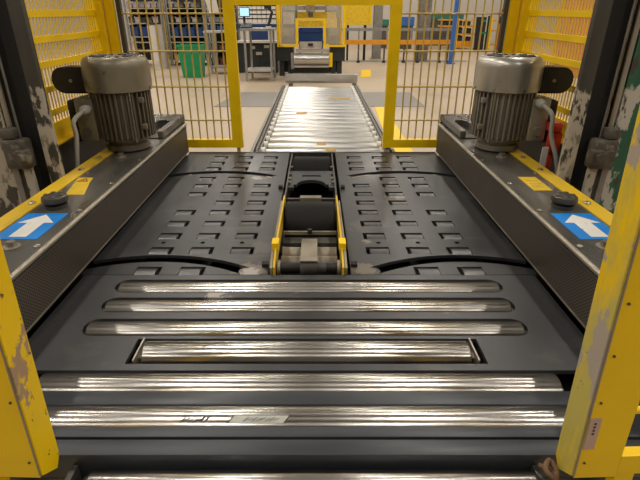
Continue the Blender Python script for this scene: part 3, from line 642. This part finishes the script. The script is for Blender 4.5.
# ------------------------------------------------------------ yellow guard frames in the foreground
def front_guard(sx, label, mat, dx):
    X = lambda d: sx * (d + dx)
    f = thing('guard_frame', (X(0.55), 0.65, 0), label, 'guard frame')
    y0, y1 = 0.616, 0.674
    # inner side face with a chamfered lower corner
    lean = 0.035 if sx < 0 else 0.045
    side = [(y0, 0.622), (y1 - 0.016, 0.590), (y1, 0.612), (y1, 1.9), (y0, 1.9)]
    part('side_face', prism(bmesh.new(), side, 'X', X(0.500), X(0.506)), mat, f, smooth=False, label='worn yellow inner face')
    part('front_face', boxes((X(0.5065), X(0.583), y0, y0 + 0.005, 0.615, 1.9)), 'yellow', f, smooth=False)
    part('return_face', boxes((X(0.578), X(0.583), y0 + 0.0052, y0 + 0.030, 0.615, 1.9)), 'yellow', f, smooth=False)
    part('corner_edge', boxes((X(0.5035), X(0.5063), y0 - 0.002, y0 - 0.0001, 0.622, 1.9)), 'beige', f, smooth=False)
    part('rung', cyl(bmesh.new(), (X(0.5835), y0 + 0.03, 0.750), (X(0.95), y0 + 0.03, 0.750), 0.007, seg=12), 'yellow', f)
    part('foot_plate', boxes((X(0.5835), X(0.95), y0, y0 + 0.004, 0.622, 0.668), (X(0.5835), X(0.95), y0 + 0.004, y0 + 0.06, 0.618, 0.622)), 'yellow', f, smooth=False)
    part('leg', boxes((X(0.587), X(0.622), y0 + 0.006, y0 + 0.026, 0.0, 0.617)), 'yellow', f, smooth=False)
    for z in (0.655, 0.80, 0.90, 1.0):
        part('rivet', cyl(bmesh.new(), (X(0.518), y0 - 0.002, z), (X(0.518), y0 + 0.001, z), 0.0024, seg=8), 'ink', f)
    if sx > 0:
        lb = part('paper_label', boxes((X(0.5085), X(0.528), y0 - 0.0008, y0 - 0.0002, 0.690, 0.765)), 'label', f, label='aged pink paper label with small dark print')
        for k in range(4):
            part('label_print', boxes((X(0.5165), X(0.5205), y0 - 0.0013, y0 - 0.0008, 0.726 + k * 0.008, 0.7305 + k * 0.008)), 'ink', lb)
    f.rotation_euler = (0, -sx * lean, 0)
front_guard(-1, 'chipped yellow guard frame in the left foreground corner', 'yellow_chip', 0.029)
front_guard(1, 'worn yellow guard frame with pink label in the right foreground corner', 'yellow_worn', 0.002)
pts = spline([(0.444, 0.668, 0.583), (0.462, 0.650, 0.590), (0.452, 0.625, 0.600), (0.440, 0.640, 0.606), (0.458, 0.662, 0.604), (0.464, 0.640, 0.596), (0.446, 0.615, 0.588), (0.455, 0.600, 0.584)], 6)
solo('loose_cable', tube(bmesh.new(), pts, 0.005, 8), 'rust', 'rusty brown loose cable at the foot of the right yellow frame', 'cable', loc=(0.45, 0.64, 0.577))

# ------------------------------------------------------------ silver roller conveyor beyond the fence
KX = 0.042
cv = thing('roller_conveyor', (KX, 4.45, 0), 'long silver roller conveyor running away beyond the fence opening', 'conveyor')
rb = bmesh.new(); lathe(rb, [(0.012, -0.372), (0.012, -0.362), (0.037, -0.362), (0.040, -0.358), (0.040, 0.358), (0.040, 0.362), (0.012, 0.362), (0.012, 0.372)], (0, 0, 0), 'X', 24)
rme = finish(rb, 'roller', 'steel2', Vector((0, 0, 0)), True)
cb = bmesh.new(); lathe(cb, [(0.030, 0.364), (0.033, 0.367), (0.033, 0.388), (0.030, 0.392)], (0, 0, 0), 'X', 14)
cme = finish(cb, 'end_cap', 'cap', Vector((0, 0, 0)), True)
kb = bmesh.new(); lathe(kb, [(0.02, -0.010), (0.036, -0.008), (0.036, 0.008), (0.02, 0.010)], (0, 0, 0), 'X', 12)
kme = finish(kb, 'chain_wheel', 'link', Vector((0, 0, 0)), False)
y = 3.03; n = 0
while y < 5.92:
    r = inst('roller', rme, cv, (KX, y, 0.558))
    inst('end_cap', cme, r, (KX, y, 0.575)); inst('end_cap', cme, r, (KX, y, 0.575), rot=(0, 0, math.pi))
    for sx in (-1, 1):
        for q in range(3):
            inst('chain_wheel', kme, r, (KX + sx * 0.418, y + q * 0.051, 0.570))
    y += 0.153
for sx in (-1, 1):
    part('side_rail', boxes((KX + sx * 0.394, KX + sx * 0.402, 2.96, 5.95, 0.44, 0.60), (KX + sx * 0.394, KX + sx * 0.455, 2.96, 5.95, 0.44, 0.452), (KX + sx * 0.440, KX + sx * 0.458, 2.96, 5.95, 0.44, 0.595)), 'rail', cv, smooth=False)
    for yy in (3.3, 4.5, 5.75):
        part('leg', boxes((KX + sx * 0.40, KX + sx * 0.45, yy, yy + 0.05, 0, 0.44)), 'rail', cv)
part('bed_plate', boxes((KX - 0.39, KX + 0.39, 2.96, 5.95, 0.45, 0.462)), 'under', cv)
es = thing('end_stop', (0.07, 6.08, 0), 'pale scratched steel stop bar across the far end of the silver conveyor', 'stop bar')
part('bar', B(-0.37, 0.50, 6.06, 6.10, 0.600, 0.705, bev=0.004), 'pale_metal', es)
part('bar_cap', boxes((-0.37, 0.12, 6.045, 6.0595, 0.63, 0.71)), 'pale_metal', es)
for x in (-0.33, 0.44):
    part('leg', boxes((x, x + 0.05, 6.06, 6.10, 0, 0.60)), 'rail', es)

# ------------------------------------------------------------ far machine with yellow frame
FM = 11.8
fm = thing('wrapping_machine', (at(315, 76, FM).x, FM, 0), 'far machine with dark base, silver roller and yellow framed guard', 'machine')
def vb(u0, u1, v0, v1, y, dy):
    vm = max(0, (v0 + v1) / 2); return (at(u0, vm, y).x, at(u1, vm, y).x, y, y + dy, at(u0, v1, y).z, at(u0, v0, y).z)
part('base_block', boxes(vb(277, 293, 47, 61, FM, 0.8), vb(330, 345, 46, 61, FM, 0.8), vb(293, 330, 63, 73, FM + 0.1, 0.6)), 'machine', fm)
for u in (281, 290, 333, 339):
    a = at(u - 2, 60, FM + 0.1); b = at(u + 3, 60, FM + 0.1)
    part('foot', boxes((a.x, b.x, FM + 0.1, FM + 0.25, 0, a.z)), 'machine', fm)
a = at(294, 59, FM - 0.05); b = at(329, 59, FM - 0.05)
part('feed_roller', cyl(bmesh.new(), (a.x, FM - 0.05, a.z), (b.x, FM - 0.05, b.z), 0.13, seg=28), 'steel2', fm, label='large silver feed roller')
part('lower_bar', boxes(vb(294, 329, 65.5, 67.5, FM - 0.1, 0.06)), 'pale_metal', fm)
part('roller_bracket', boxes(vb(291, 293.8, 53, 69, FM - 0.1, 0.12)), 'grey_metal', fm)
part('roller_bracket', boxes(vb(329.2, 332.5, 53, 67, FM - 0.1, 0.12)), 'yellow', fm, label='yellow roller bracket')
part('head_plate', boxes(vb(299.5, 322, 42, 48, FM + 0.05, 0.15), vb(296, 329, 49.5, 52.5, FM, 0.3)), 'pale_metal', fm)
part('rear_panel', boxes(vb(281, 297.5, -5, 44, FM + 0.62, 0.03)), 'rail', fm); part('rear_panel', boxes(vb(325, 341, -5, 44, FM + 0.62, 0.03)), 'rail', fm)
part('lower_skirt', boxes((at(281, 62, FM + 0.3).x, at(341, 62, FM + 0.3).x, FM + 0.3, FM + 0.7, 0.06, at(300, 61, FM + 0.3).z)), 'machine', fm)
part('sensor_head', boxes(vb(308, 313, 43.5, 46, FM - 0.02, 0.06)), 'black', fm)
for (u0, u1, v0, v1) in ((276.5, 279.3, -6, 47), (279.3, 295.6, 44.8, 47), (295.6, 298.2, 18.5, 47), (298.2, 323.6, 18.5, 20.6), (323.6, 326.2, 18.5, 47), (326.2, 345.5, 44.8, 47), (343, 345.5, -6, 44.8)):
    part('guard_rail', boxes(vb(u0, u1, v0, v1, FM - 0.16, 0.05)), 'yellow', fm)
part('guard_post', boxes(vb(279.8, 281.6, -6, 44, FM - 0.05, 0.04)), 'yellow', fm)
part('guard_post', boxes(vb(340.6, 342, -6, 44, FM - 0.05, 0.04)), 'yellow', fm)
part('guard_pane', boxes(vb(281.6, 295.4, -5, 44, FM - 0.12, 0.01)), 'glass', fm, label='hazy clear guard pane')
part('guard_pane', boxes(vb(326.6, 340.4, -5, 44, FM - 0.12, 0.01)), 'glass', fm, label='hazy clear guard pane')
part('yellow_cover', boxes(vb(297, 336, 12, 18.4, FM + 0.5, 0.1), vb(298.2, 323.5, 20.8, 27, FM + 0.5, 0.05), vb(326.4, 337, 18, 28, FM + 0.5, 0.1)), 'yellow_pane', fm)
part('cross_beam', boxes(vb(284, 338, 6, 10, FM + 0.35, 0.1)), 'grey_metal', fm)
part('beam_head', boxes(vb(306, 315, 2, 12, FM + 0.25, 0.09)), 'beige', fm)
part('beam_nozzle', boxes(vb(308, 313, 12, 17, FM + 0.25, 0.09)), 'castdark', fm)
part('motor_box', boxes(vb(283, 294, 12, 24, FM + 0.3, 0.2)), 'pale_metal', fm)
part('side_box', boxes(vb(283, 293, 29, 36, FM + 0.3, 0.15)), 'beige', fm)
part('side_box', boxes(vb(329, 338, 29, 36, FM + 0.3, 0.15)), 'beige', fm)
part('cross_rail', boxes(vb(281, 296, 28, 29, FM + 0.0, 0.04)), 'grey_metal', fm)
part('cross_rail', boxes(vb(327, 341, 28, 29, FM + 0.0, 0.04)), 'grey_metal', fm)
def crate(name, u0, u1, v0, v1, y, dy, mat, label, cat, group=None, xr=None):
    x0, x1, ya, yb, z0, z1 = vb(u0, u1, v0, v1, y, dy)
    if xr: x0, x1 = xr
    t = min(0.02, (x1 - x0) * 0.12)
    bm = boxes((x0, x1, ya, ya + t, z0, z1 - (z1 - z0) * 0.18), (x0, x1, yb - t, yb, z0, z1), (x0, x0 + t, ya, yb, z0, z1), (x1 - t, x1, ya, yb, z0, z1), (x0, x1, ya, yb, z0, z0 + t),
               (x0 - t * .4, x1 + t * .4, ya - t * .6, ya, z0 + (z1 - z0) * 0.70, z0 + (z1 - z0) * 0.82))
    bmesh.ops.translate(bm, verts=bm.verts, vec=(0, 0, 0.004))
    return solo(name, bm, mat, label, cat, group, loc=((x0 + x1) / 2, (ya + yb) / 2, z0 + 0.004), smooth=False)
crate('storage_crate', 298.5, 323, 28.5, 42, 13.6, 0.5, 'navy', 'navy crate seen through the arch of the far machine', 'crate')
z0 = at(310, 42, 13.6).z
cst = thing('crate_stand', (at(311, 42, 13.6).x, 13.85, 0), 'low dark stand under the navy crate behind the far machine', 'stand')
part('stand_top', boxes((at(298, 42, 13.6).x, at(324, 42, 13.6).x, 13.6, 14.1, z0 - 0.04, z0)), 'machine', cst)
for u in (299, 321):
    part('leg', boxes((at(u, 42, 13.7).x, at(u + 2, 42, 13.7).x, 13.7, 13.76, 0, z0 - 0.04)), 'machine', cst)

# ------------------------------------------------------------ shelving, bins and bench on the far left
SY = 14.2
BINS = 'bins on the far shelving'
def shelving(u0, u1, label, levels, bins):
    x0 = at(u0, 28, SY).x; x1 = at(u1, 28, SY).x
    s = thing('shelving_unit', ((x0 + x1) / 2, SY + 0.25, 0), label, 'shelving', 'shelving units behind the left fence')
    for x in (x0, x1 - 0.04):
        for yy in (SY, SY + 0.46):
            part('upright', boxes((x, x + 0.04, yy, yy + 0.04, 0, 2.1)), 'grey_metal', s)
    for v in levels:
        z = at(u0, v, SY).z
        part('shelf_board', boxes((x0 + 0.04, x1 - 0.04, SY - 0.02, SY + 0.5, z - 0.022, z)), 'pale_metal', s)
    part('back_panel', boxes((x0, x1, SY + 0.505, SY + 0.515, 0.1, 2.1)), 'machine', s)
    CW = dict(lilac='pale lilac', grey_metal='grey', castdark='dark grey', machine='black', navy='navy', bluesteel='blue', brownbox='brown', tan='tan', offwhite='off-white')
    ORD = ('first', 'second', 'third', 'fourth', 'fifth', 'sixth')
    for (v0, v1, n, mats, names, lab) in bins:
        du = (u1 - u0 - 5.2) / n
        for k in range(names or n):
            mm = mats[k % len(mats)]
            ua = u0 + 2.6 + k * du; dxb = (x1 - x0 - 0.12) / n; xa = x0 + 0.06 + k * dxb
            crate('storage_bin', ua + 0.4, ua + du - 0.4, v0 + random.uniform(0, 0.8), v1, SY + 0.02, 0.38, mm, f'{CW[mm]} ' + ('carton ' if 'carton ' in lab else 'bin ') + lab.split('carton ' if 'carton ' in lab else 'bin ', 1)[1] + f', {ORD[k]} from the left', 'bin', BINS, xr=(xa + 0.012, xa + dxb - 0.012))
shelving(127, 167.5, 'shelving unit nearest the left corner post with navy bins', (8, 13.5, 23, 36.5, 42, 50, 69), [(1.5, 8, 6, ['lilac', 'lilac', 'grey_metal'], 0, 'small pale bin on the top shelf of the leftmost shelving'), (16, 23, 6, ['castdark', 'lilac', 'machine'], 0, 'small dark bin under the top shelves of the leftmost shelving'), (25, 36.5, 4, ['navy'], 2, 'navy bin on the leftmost far shelving')])
shelving(168, 205, 'shelving unit behind the green waste bin with navy bins', (8, 13.5, 23, 36.5, 42, 50, 60, 69), [(1.5, 8, 6, ['lilac', 'grey_metal', 'castdark'], 0, 'small pale bin on the top shelf above the green waste bin'), (16, 23, 6, ['castdark', 'lilac', 'machine'], 0, 'small dark bin on the upper shelf above the green waste bin'), (25, 36.5, 4, ['navy'], 0, 'navy bin on the shelf above the green waste bin'), (64, 69, 4, ['brownbox', 'machine'], 0, 'brown carton on the bottom shelf behind the green waste bin'), (52.5, 60, 2, ['tan', 'offwhite'], 0, 'tan carton low on the shelf behind the green waste bin')] )
shelving(206, 236, 'shelving unit between the green waste bin and the left fence post', (8, 13.5, 23, 31.5, 42, 50, 66), [(15.5, 23, 4, ['lilac', 'grey_metal'], 0, 'small pale bin on the shelving right of the green waste bin'), (24.8, 31.5, 3, ['navy', 'bluesteel'], 0, 'navy bin on the shelving right of the green waste bin'), (44, 50, 3, ['castdark', 'brownbox'], 0, 'dark carton on the shelving right of the green waste bin'), (57, 66, 3, ['machine', 'brownbox', 'grey_metal'], 0, 'dark carton on the lowest shelf right of the green waste bin')])
cabm = thing('white_cabinet', (at(153, 65, 13.4).x, 13.7, 0), 'tall white cabinet between the far navy bin shelves', 'cabinet')
a = at(146.5, 24.5, 13.4); b = at(160, 66, 13.4)
part('body', boxes((a.x, b.x, 13.42, 14.0, 0.0, a.z)), 'offwhite', cabm)
part('door', boxes((a.x + 0.01, b.x - 0.01, 13.4, 13.418, 0.10, a.z - 0.02)), 'offwhite', cabm)
part('top_edge', boxes((a.x - 0.01, b.x + 0.01, 13.39, 14.01, a.z + 0.0005, a.z + 0.03)), 'machine', cabm)
a = at(160.6, 20, 13.3); b = at(167, 62, 13.3)
hc = thing('hall_column', ((a.x + b.x) / 2, 13.4, 0), 'grey steel column right of the tall white cabinet', 'column')
part('web', boxes(((a.x + b.x) / 2 - 0.012, (a.x + b.x) / 2 + 0.012, 13.32, 13.48, 0, 2.4)), 'grey_metal', hc)
part('flange', boxes((a.x, b.x, 13.3, 13.319, 0, 2.4)), 'grey_metal', hc); part('flange', boxes((a.x, b.x, 13.481, 13.50, 0, 2.4)), 'grey_metal', hc)
# green waste bin
gx = at(192.5, 78, 11.5).x
gb_ = bmesh.new()
def frus(w0, d0, w1, d1, z0, z1, yy):
    return [[(gx - w0, yy - d0, z0), (gx + w0, yy - d0, z0), (gx + w0, yy + d0, z0), (gx - w0, yy + d0, z0)], [(gx - w1, yy - d1, z1), (gx + w1, yy - d1, z1), (gx + w1, yy + d1, z1), (gx - w1, yy + d1, z1)]]
lo, hi = frus(0.205, 0.19, 0.265, 0.25, 0.0, 0.69, 11.7)
ilo, ihi = frus(0.19, 0.175, 0.247, 0.232, 0.03, 0.69, 11.7)
V = [[gb_.verts.new(p) for p in q] for q in (lo, hi, ihi, ilo)]
gb_.faces.new(V[0][::-1])
for q in range(3):
    for k in range(4): gb_.faces.new((V[q][k], V[q][(k + 1) % 4], V[q + 1][(k + 1) % 4], V[q + 1][k]))
gb_.faces.new(V[3])
wb = thing('waste_bin', (gx, 11.7, 0), 'bright green open waste bin on the floor behind the left fence', 'bin')
part('bin_body', gb_, 'green', wb, smooth=False)
part('bin_rim', boxes((gx - 0.28, gx + 0.28, 11.44, 11.452, 0.655, 0.70), (gx - 0.28, gx - 0.267, 11.452, 11.95, 0.655, 0.70), (gx + 0.267, gx + 0.28, 11.452, 11.95, 0.655, 0.70)), 'green', wb)
# slanted white board leaning on a stand
wbd = thing('white_board', (at(212, 13, 13.6).x, 13.6, 0), 'white sheet board on a grey stand right of the green waste bin', 'board')
a = at(205.5, -4, 13.6); b = at(219, 13, 13.6)
part('board', prism(bmesh.new(), [(a.x - 0.05, a.z), (a.x + 0.06, b.z), (b.x, b.z), (b.x - 0.06, a.z)], 'Y', 13.6, 13.63), 'offwhite', wbd)
part('stand', boxes((at(210, 20, 13.64).x, at(214.5, 20, 13.64).x, 13.64, 13.70, 0, b.z + 0.1)), 'grey_metal', wbd)
# trolley with slanted frame
tr = thing('tool_trolley', (at(212, 72, 12.2).x, 12.3, 0), 'grey tubular trolley with low shelf beside the green waste bin', 'trolley')
for (u0, u1) in ((204, 213), (228, 232)):
    a = at(u0, 33, 12.2); b = at(u1, 73, 12.2)
    part('leg', tube(bmesh.new(), [(a.x, 12.2, a.z), (b.x, 12.2, 0.0)], 0.022, 8), 'grey_metal', tr)
    part('leg', tube(bmesh.new(), [(a.x, 12.6, a.z), (b.x, 12.6, 0.0)], 0.022, 8), 'grey_metal', tr)
part('shelf', boxes((at(212, 70, 12.2).x, at(234, 70, 12.2).x, 12.18, 12.62, 0.14, 0.17)), 'grey_metal', tr)
part('top_shelf', boxes((at(203, 32, 12.2).x, at(234, 32, 12.2).x, 12.18, 12.62, at(203, 33, 12.2).z, at(203, 31, 12.2).z)), 'pale_metal', tr)
# work bench with monitor
WY = 10.9
wk = thing('work_bench', (at(258, 80, WY).x, WY + 0.35, 0), 'grey metal work bench with low shelf left of the far machine', 'bench')
for u in (243.5, 249.5, 269.5, 272.5):
    yy = WY if u in (243.5, 269.5) else WY + 0.6
    a = at(u, 40, yy)
    part('leg', boxes((a.x, a.x + 0.045, yy, yy + 0.045, 0, at(250, 31, WY).z)), 'grey_metal', wk)
a = at(240, 28.5, WY); b = at(274.5, 31, WY)
part('bench_top', boxes((a.x, b.x, WY - 0.05, WY + 0.69, b.z, a.z)), 'grey_metal', wk)
a = at(246, 70, WY); b = at(272, 72, WY)
part('low_shelf', boxes((a.x, b.x, WY + 0.05, WY + 0.6, b.z, a.z)), 'pale_metal', wk)
mo = thing('monitor', (at(244, 22, 11.3).x, 11.3, at(250, 28.5, WY).z), 'small lit blue monitor above the grey work bench', 'monitor')
part('screen', boxes(vb(239.8, 248.8, 8, 16, 11.25, 0.006)), 'screen', mo); part('housing', boxes(vb(239.2, 249.4, 7.4, 16.8, 11.257, 0.04)), 'black', mo)
part('stand', boxes((at(243.5, 22, 11.3).x, at(245.5, 22, 11.3).x, 11.30, 11.33, at(250, 28.5, WY).z, at(244, 16, 11.3).z)), 'black', mo)
kbz = at(250, 28.4, WY).z
solo('keyboard', prism(bmesh.new(), [(11.05, kbz), (11.25, kbz), (11.25, kbz + 0.10), (11.05, kbz + 0.02)], 'X', at(240, 25, 11).x, at(251, 25, 11).x), 'black', 'black sloping keyboard below the blue monitor', 'keyboard', loc=(at(245, 25, 11).x, 11.1, kbz))
sc_ = thing('desk_lamp', (at(270, 28, 11.3).x, 11.3, kbz), 'black and white jointed arm on the right end of the bench', 'lamp')
part('base', boxes((at(266, 27, 11.3).x, at(271, 27, 11.3).x, 11.26, 11.36, kbz, kbz + 0.03)), 'offwhite', sc_)
part('arm', tube(bmesh.new(), [at(268, 27, 11.3), at(272, 12, 11.3), at(267, 6, 11.3)], 0.03, 8), 'black', sc_)
part('head', boxes(vb(264, 271, 2, 9, 11.27, 0.1)), 'black', sc_)
ob = thing('bin_rack', (at(258, 25, 12.95).x, 13.0, 0), 'pale rack of small white drawers behind the blue monitor', 'rack')
a = at(237, -4, 12.95); b = at(276, 22.5, 12.95)
part('back_panel', boxes((a.x, b.x, 13.07, 13.10, b.z, a.z)), 'castdark', ob)
part('post', boxes((a.x - 0.03, a.x, 13.07, 13.10, 0, a.z)), 'grey_metal', ob); part('post', boxes((b.x, b.x + 0.03, 13.07, 13.10, 0, a.z)), 'grey_metal', ob)
rows, cols = 6, 8
dx = (b.x - a.x) / cols; dz = (a.z - b.z) / rows
dme = finish(prism(bmesh.new(), [(0.0, 0.02 * dz), (0.12, 0.02 * dz), (0.12, 0.75 * dz), (0.02, 0.75 * dz)], 'X', 0.05 * dx, 0.93 * dx), 'drawer', 'offwhite', Vector((0, 0, 0)), False)
for r in range(rows):
    for c in range(cols):
        inst('drawer', dme, ob, (a.x + c * dx, 12.95, b.z + r * dz))
bl = thing('blue_counter', (at(258, 50, 12.4).x, 12.5, 0), 'long navy fronted counter behind the grey work bench', 'counter')
part('front', boxes(vb(237, 277, 24, 28.5, 12.4, 0.05), vb(250, 268, 30, 40, 12.4, 0.05)), 'navy', bl)
part('shelf', boxes(vb(237, 277, 41, 43, 12.4, 0.4)), 'offwhite', bl)
part('kick', boxes((at(237, 50, 12.4).x, at(277, 50, 12.4).x, 12.5, 12.8, 0, at(250, 43.4, 12.5).z)), 'machine', bl)
for k, (u0, u1, v0, v1) in enumerate(((251, 255, 46, 49), (256, 262, 52, 55), (264, 269, 45, 48))):
    part('drawer_label', boxes(vb(u0, u1, v0, v1, 12.48, 0.019)), 'pale_metal', bl)

# ------------------------------------------------------------ far right: orange rail, posts, cabinets
OY = 15.0
orr = thing('orange_barrier', (at(402, 63, OY).x, OY, 0), 'long orange barrier rail on thin legs behind the right fence', 'barrier')
part('rail', boxes(vb(345.5, 456, 40, 44.5, OY, 0.08)), 'orange', orr)
part('grey_rail', boxes(vb(340, 452, 28, 31, OY + 0.1, 0.05)), 'grey_metal', orr)
for u in (358, 384, 404, 418, 440, 448):
    a = at(u, 44.5, OY); part('leg', boxes((a.x, a.x + 0.045, OY + 0.02, OY + 0.06, 0, a.z)), 'castdark', orr)
    part('foot', boxes((a.x - 0.02, a.x + 0.065, OY - 0.04, OY + 0.12, 0.0, 0.06)), 'machine', orr)
for u in (345, 358, 372, 386, 410, 430, 446):
    a = at(u, 40, OY + 0.1); t = at(u, 30, OY + 0.1); part('rail_post', boxes((a.x, a.x + 0.04, OY + 0.081, OY + 0.12, a.z - 0.1, t.z)), 'grey_metal', orr)
yc = thing('yellow_cabinet', (at(358, 60, 15.6).x, 15.8, 0), 'yellow framed mesh cabinet right of the far machine', 'cabinet')
part('panel', boxes(vb(346.5, 370, -5, 25, 15.6, 0.3)), 'yellow_pane', yc)
part('edge', boxes(vb(370, 372.2, -5, 25, 15.58, 0.3)), 'yellow', yc); part('edge', boxes(vb(344.4, 346.5, -5, 39, 15.58, 0.3)), 'yellow', yc)
part('leg', boxes((at(364, 25, 15.7).x, at(366.5, 25, 15.7).x, 15.7, 15.76, 0, at(364, 25, 15.7).z)), 'black', yc)
part('leg', boxes((at(347, 25, 15.7).x, at(349, 25, 15.7).x, 15.7, 15.76, 0, at(364, 25, 15.7).z)), 'black', yc)
def icolumn(u0, u1, y, mat, label, name='hall_column'):
    a = at(u0, 50, y); b = at(u1, 50, y); c = (a.x + b.x) / 2
    h = thing(name, (c, y, 0), label, 'column')
    part('web', boxes((c - 0.02, c + 0.02, y + 0.02, y + 0.2, 0, 3)), mat, h)
    part('flange', boxes((a.x, b.x, y, y + 0.0199, 0, 3)), mat, h); part('flange', boxes((a.x, b.x, y + 0.2001, y + 0.22, 0, 3)), mat, h)
    part('base_plate', boxes((a.x - 0.05, b.x + 0.05, y - 0.03, y + 0.25, 0, 0.02)), mat, h)
icolumn(372.5, 381, 16.2, 'grey_metal', 'grey blue steel column beside the yellow mesh cabinet')
icolumn(416.5, 428, 15.4, 'rail', 'broad grey brown steel column behind the right fence')
bc = thing('blue_post', (at(453, 64, 14.6).x, 14.6, 0), 'tall slim blue post behind the right fence', 'post')
part('shaft', boxes((at(451.6, 40, 14.6).x, at(455.6, 40, 14.6).x, 14.6, 14.72, 0, 2.6)), 'bluesteel', bc)
part('base', boxes((at(449.5, 40, 14.6).x, at(457.5, 40, 14.6).x, 14.56, 14.76, 0, 0.03)), 'bluesteel', bc)
def table_box(u0, u1, v0, v1, y, dy, mat, name, label, cat):
    """a cabinet on the floor with a door front."""
    x0, x1, ya, yb, z0, z1 = vb(u0, u1, v0, v1, y, dy)
    t = thing(name, ((x0 + x1) / 2, y + dy / 2, 0), label, cat)
    part('body', boxes((x0, x1, ya + 0.02, yb, z0, z1)), mat, t); part('front', boxes((x0 + 0.02, x1 - 0.02, ya, ya + 0.0195, z0 + 0.02, z1 - 0.02)), mat, t)
    part('plinth', boxes((x0 + 0.03, x1 - 0.03, ya + 0.05, yb - 0.03, 0, z0)), 'castdark', t)
table_box(401.5, 414.5, 17, 26, 20.5, 0.6, 'bluesteel', 'blue_bin', 'dark blue bin on a low plinth left of the broad grey column', 'bin')
table_box(381.5, 389, 19.5, 26, 20.8, 0.6, 'teal', 'green_bin', 'small dark green box between grey column and fence post', 'bin')
table_box(428, 464, 12.5, 19.5, 22.5, 0.6, 'teal', 'green_cabinet', 'long low teal cabinet against the far wall on the right', 'cabinet')
# orange rack behind the blue post
RY = 20.5
rk = thing('pallet_rack', (at(466, 48, RY).x, RY + 0.4, 0), 'orange and yellow rack beyond the blue post', 'rack')
for v0, v1, u0, u1 in ((19.5, 20.6, 441, 475), (25.5, 27.0, 441, 475), (33.5, 35.0, 456, 475), (41, 47, 455, 471)):
    part('beam', boxes(vb(u0, u1, v0, v1, RY, 0.6)), 'orange', rk)
for u in (456, 464, 472):
    a = at(u, 30, RY); part('upright', boxes((a.x, a.x + 0.07, RY - 0.071, RY - 0.001, 0, at(u, 18.5, RY).z)), 'yellow', rk)
for i, (u0, v0, v1) in enumerate(((443, 21.2, 25.5), (449, 21.2, 25.5), (457.8, 21.2, 25.5), (466, 21.5, 25.5), (457.8, 28, 33.5), (466.5, 28.5, 33.5), (457.8, 36, 41), (466.2, 37, 41))):
    crate('rack_box', u0, u0 + 4.5, v0, v1, RY + 0.02, 0.4, 'machine', ('first', 'second', 'third', 'fourth', 'fifth', 'sixth', 'seventh', 'eighth')[i] + ' dark box counted from top left in the orange rack', 'box', 'dark boxes in the orange rack')
bp_ = thing('black_post', (at(476, 47, 20).x, 20, 0), 'leaning black upright sheet right of the orange rack', 'post')
a = at(477, 17, 20); b = at(474, 47, 20)
part('sheet', prism(bmesh.new(), [(b.x, 0), (b.x + 0.13, 0), (a.x + 0.17, a.z), (a.x, a.z), (b.x - 0.03, 1.0)], 'Y', 20, 20.06), 'black', bp_)
part('brace', boxes((b.x + 0.02, b.x + 0.08, 20.061, 20.19, 0, 0.06)), 'black', bp_)
gp = thing('banded_panel', (at(483, 46, 20).x, 20.2, 0), 'black panel with green bands between the black sheet and red post', 'frame')
part('panel', boxes(vb(480, 485, 17, 45, 20.2, 0.05)), 'machine', gp)
for v in (20, 32): part('band', boxes(vb(479.5, 486.5, v, v + 2, 20.18, 0.0195)), 'green', gp)
part('side_post', boxes((at(478.3, 40, 20).x, at(479.8, 40, 20).x, 20.2, 20.25, 0, at(480, 17, 20).z)), 'yellow', gp)
part('side_post', boxes((at(487, 40, 20).x, at(488.6, 40, 20).x, 20.2, 20.25, 0, at(480, 16, 20).z)), 'black', gp)
part('foot', boxes((at(480, 45, 20).x, at(485, 45, 20).x, 20.2, 20.45, 0, at(480, 45, 20).z)), 'machine', gp)
yp = thing('yellow_gate', (at(493, 47, 19.6).x, 19.6, 0), 'small yellow gate with cross rails just left of the red post', 'gate')
for u in (488.9, 497): a = at(u, 40, 19.6); part('upright', boxes((a.x, a.x + 0.05, 19.6, 19.65, 0, at(u, 17, 19.6).z)), 'yellow', yp)
for v in (20, 30, 44): part('rail', boxes((at(488.9, v, 19.6).x + 0.05, at(497, v, 19.6).x, 19.61, 19.64, at(490, v + 1.3, 19.6).z, at(490, v, 19.6).z)), 'orange', yp)
rp = thing('red_post', (at(500.5, 47, 19).x, 19, 0), 'thick red post near the right corner post of the fence', 'post')
part('shaft', boxes((at(498, 40, 19).x, at(502.5, 40, 19).x, 19, 19.1, 0, at(500, 9, 19).z)), 'redpost', rp)
part('control_box', boxes(vb(498.5, 502, 16.5, 23.5, 18.94, 0.055)), 'black', rp)
# orange strip curtain seen through the right slatted guard
oc = thing('orange_screen', (4.35, 8.6, 0), 'tall orange strip screen seen through the right slatted guard', 'screen')
for k in range(7):
    part('strip', boxes((4.02 + k * 0.16, 4.02 + k * 0.16 + 0.145, 8.6 + 0.01 * (k % 2), 8.605 + 0.01 * (k % 2), 0.35, 2.6)), 'orange_pale', oc)
part('header', boxes((3.98, 5.16, 8.58, 8.64, 2.6, 2.7)), 'orange', oc)
part('post', boxes((3.95, 4.0, 8.58, 8.63, 0, 2.7)), 'orange', oc); part('post', boxes((5.14, 5.19, 8.58, 8.63, 0, 2.7)), 'orange', oc)

# scraps of brown tape lying on the silver conveyor
for i, (x, k, dx_, lab) in enumerate(((0.035, 1, 0.030, 'small scrap of brown tape near the front middle of the silver conveyor'), (0.095, 0, 0.032, 'brown tape scrap on the nearest roller of the silver conveyor'), (-0.125, 8, 0.045, 'tan tape scrap halfway along the left of the silver conveyor'), (0.235, 13, 0.11, 'long faded tape strip far along the right of the silver conveyor'))):
    y_ = 3.03 + 0.153 * k; bm = bmesh.new(); n_ = 6; top = []; bot = []
    for q in range(n_ + 1):
        t = -0.75 + 1.5 * q / n_
        for lst, rr in ((top, 0.0425), (bot, 0.0412)):
            lst.append((y_ + rr * math.sin(t), 0.558 + rr * math.cos(t)))
    prism(bm, top + bot[::-1], 'X', x - dx_, x + dx_)
    solo('tape_scrap', bm, 'tan', lab, 'tape', loc=(x, y_, 0.598))
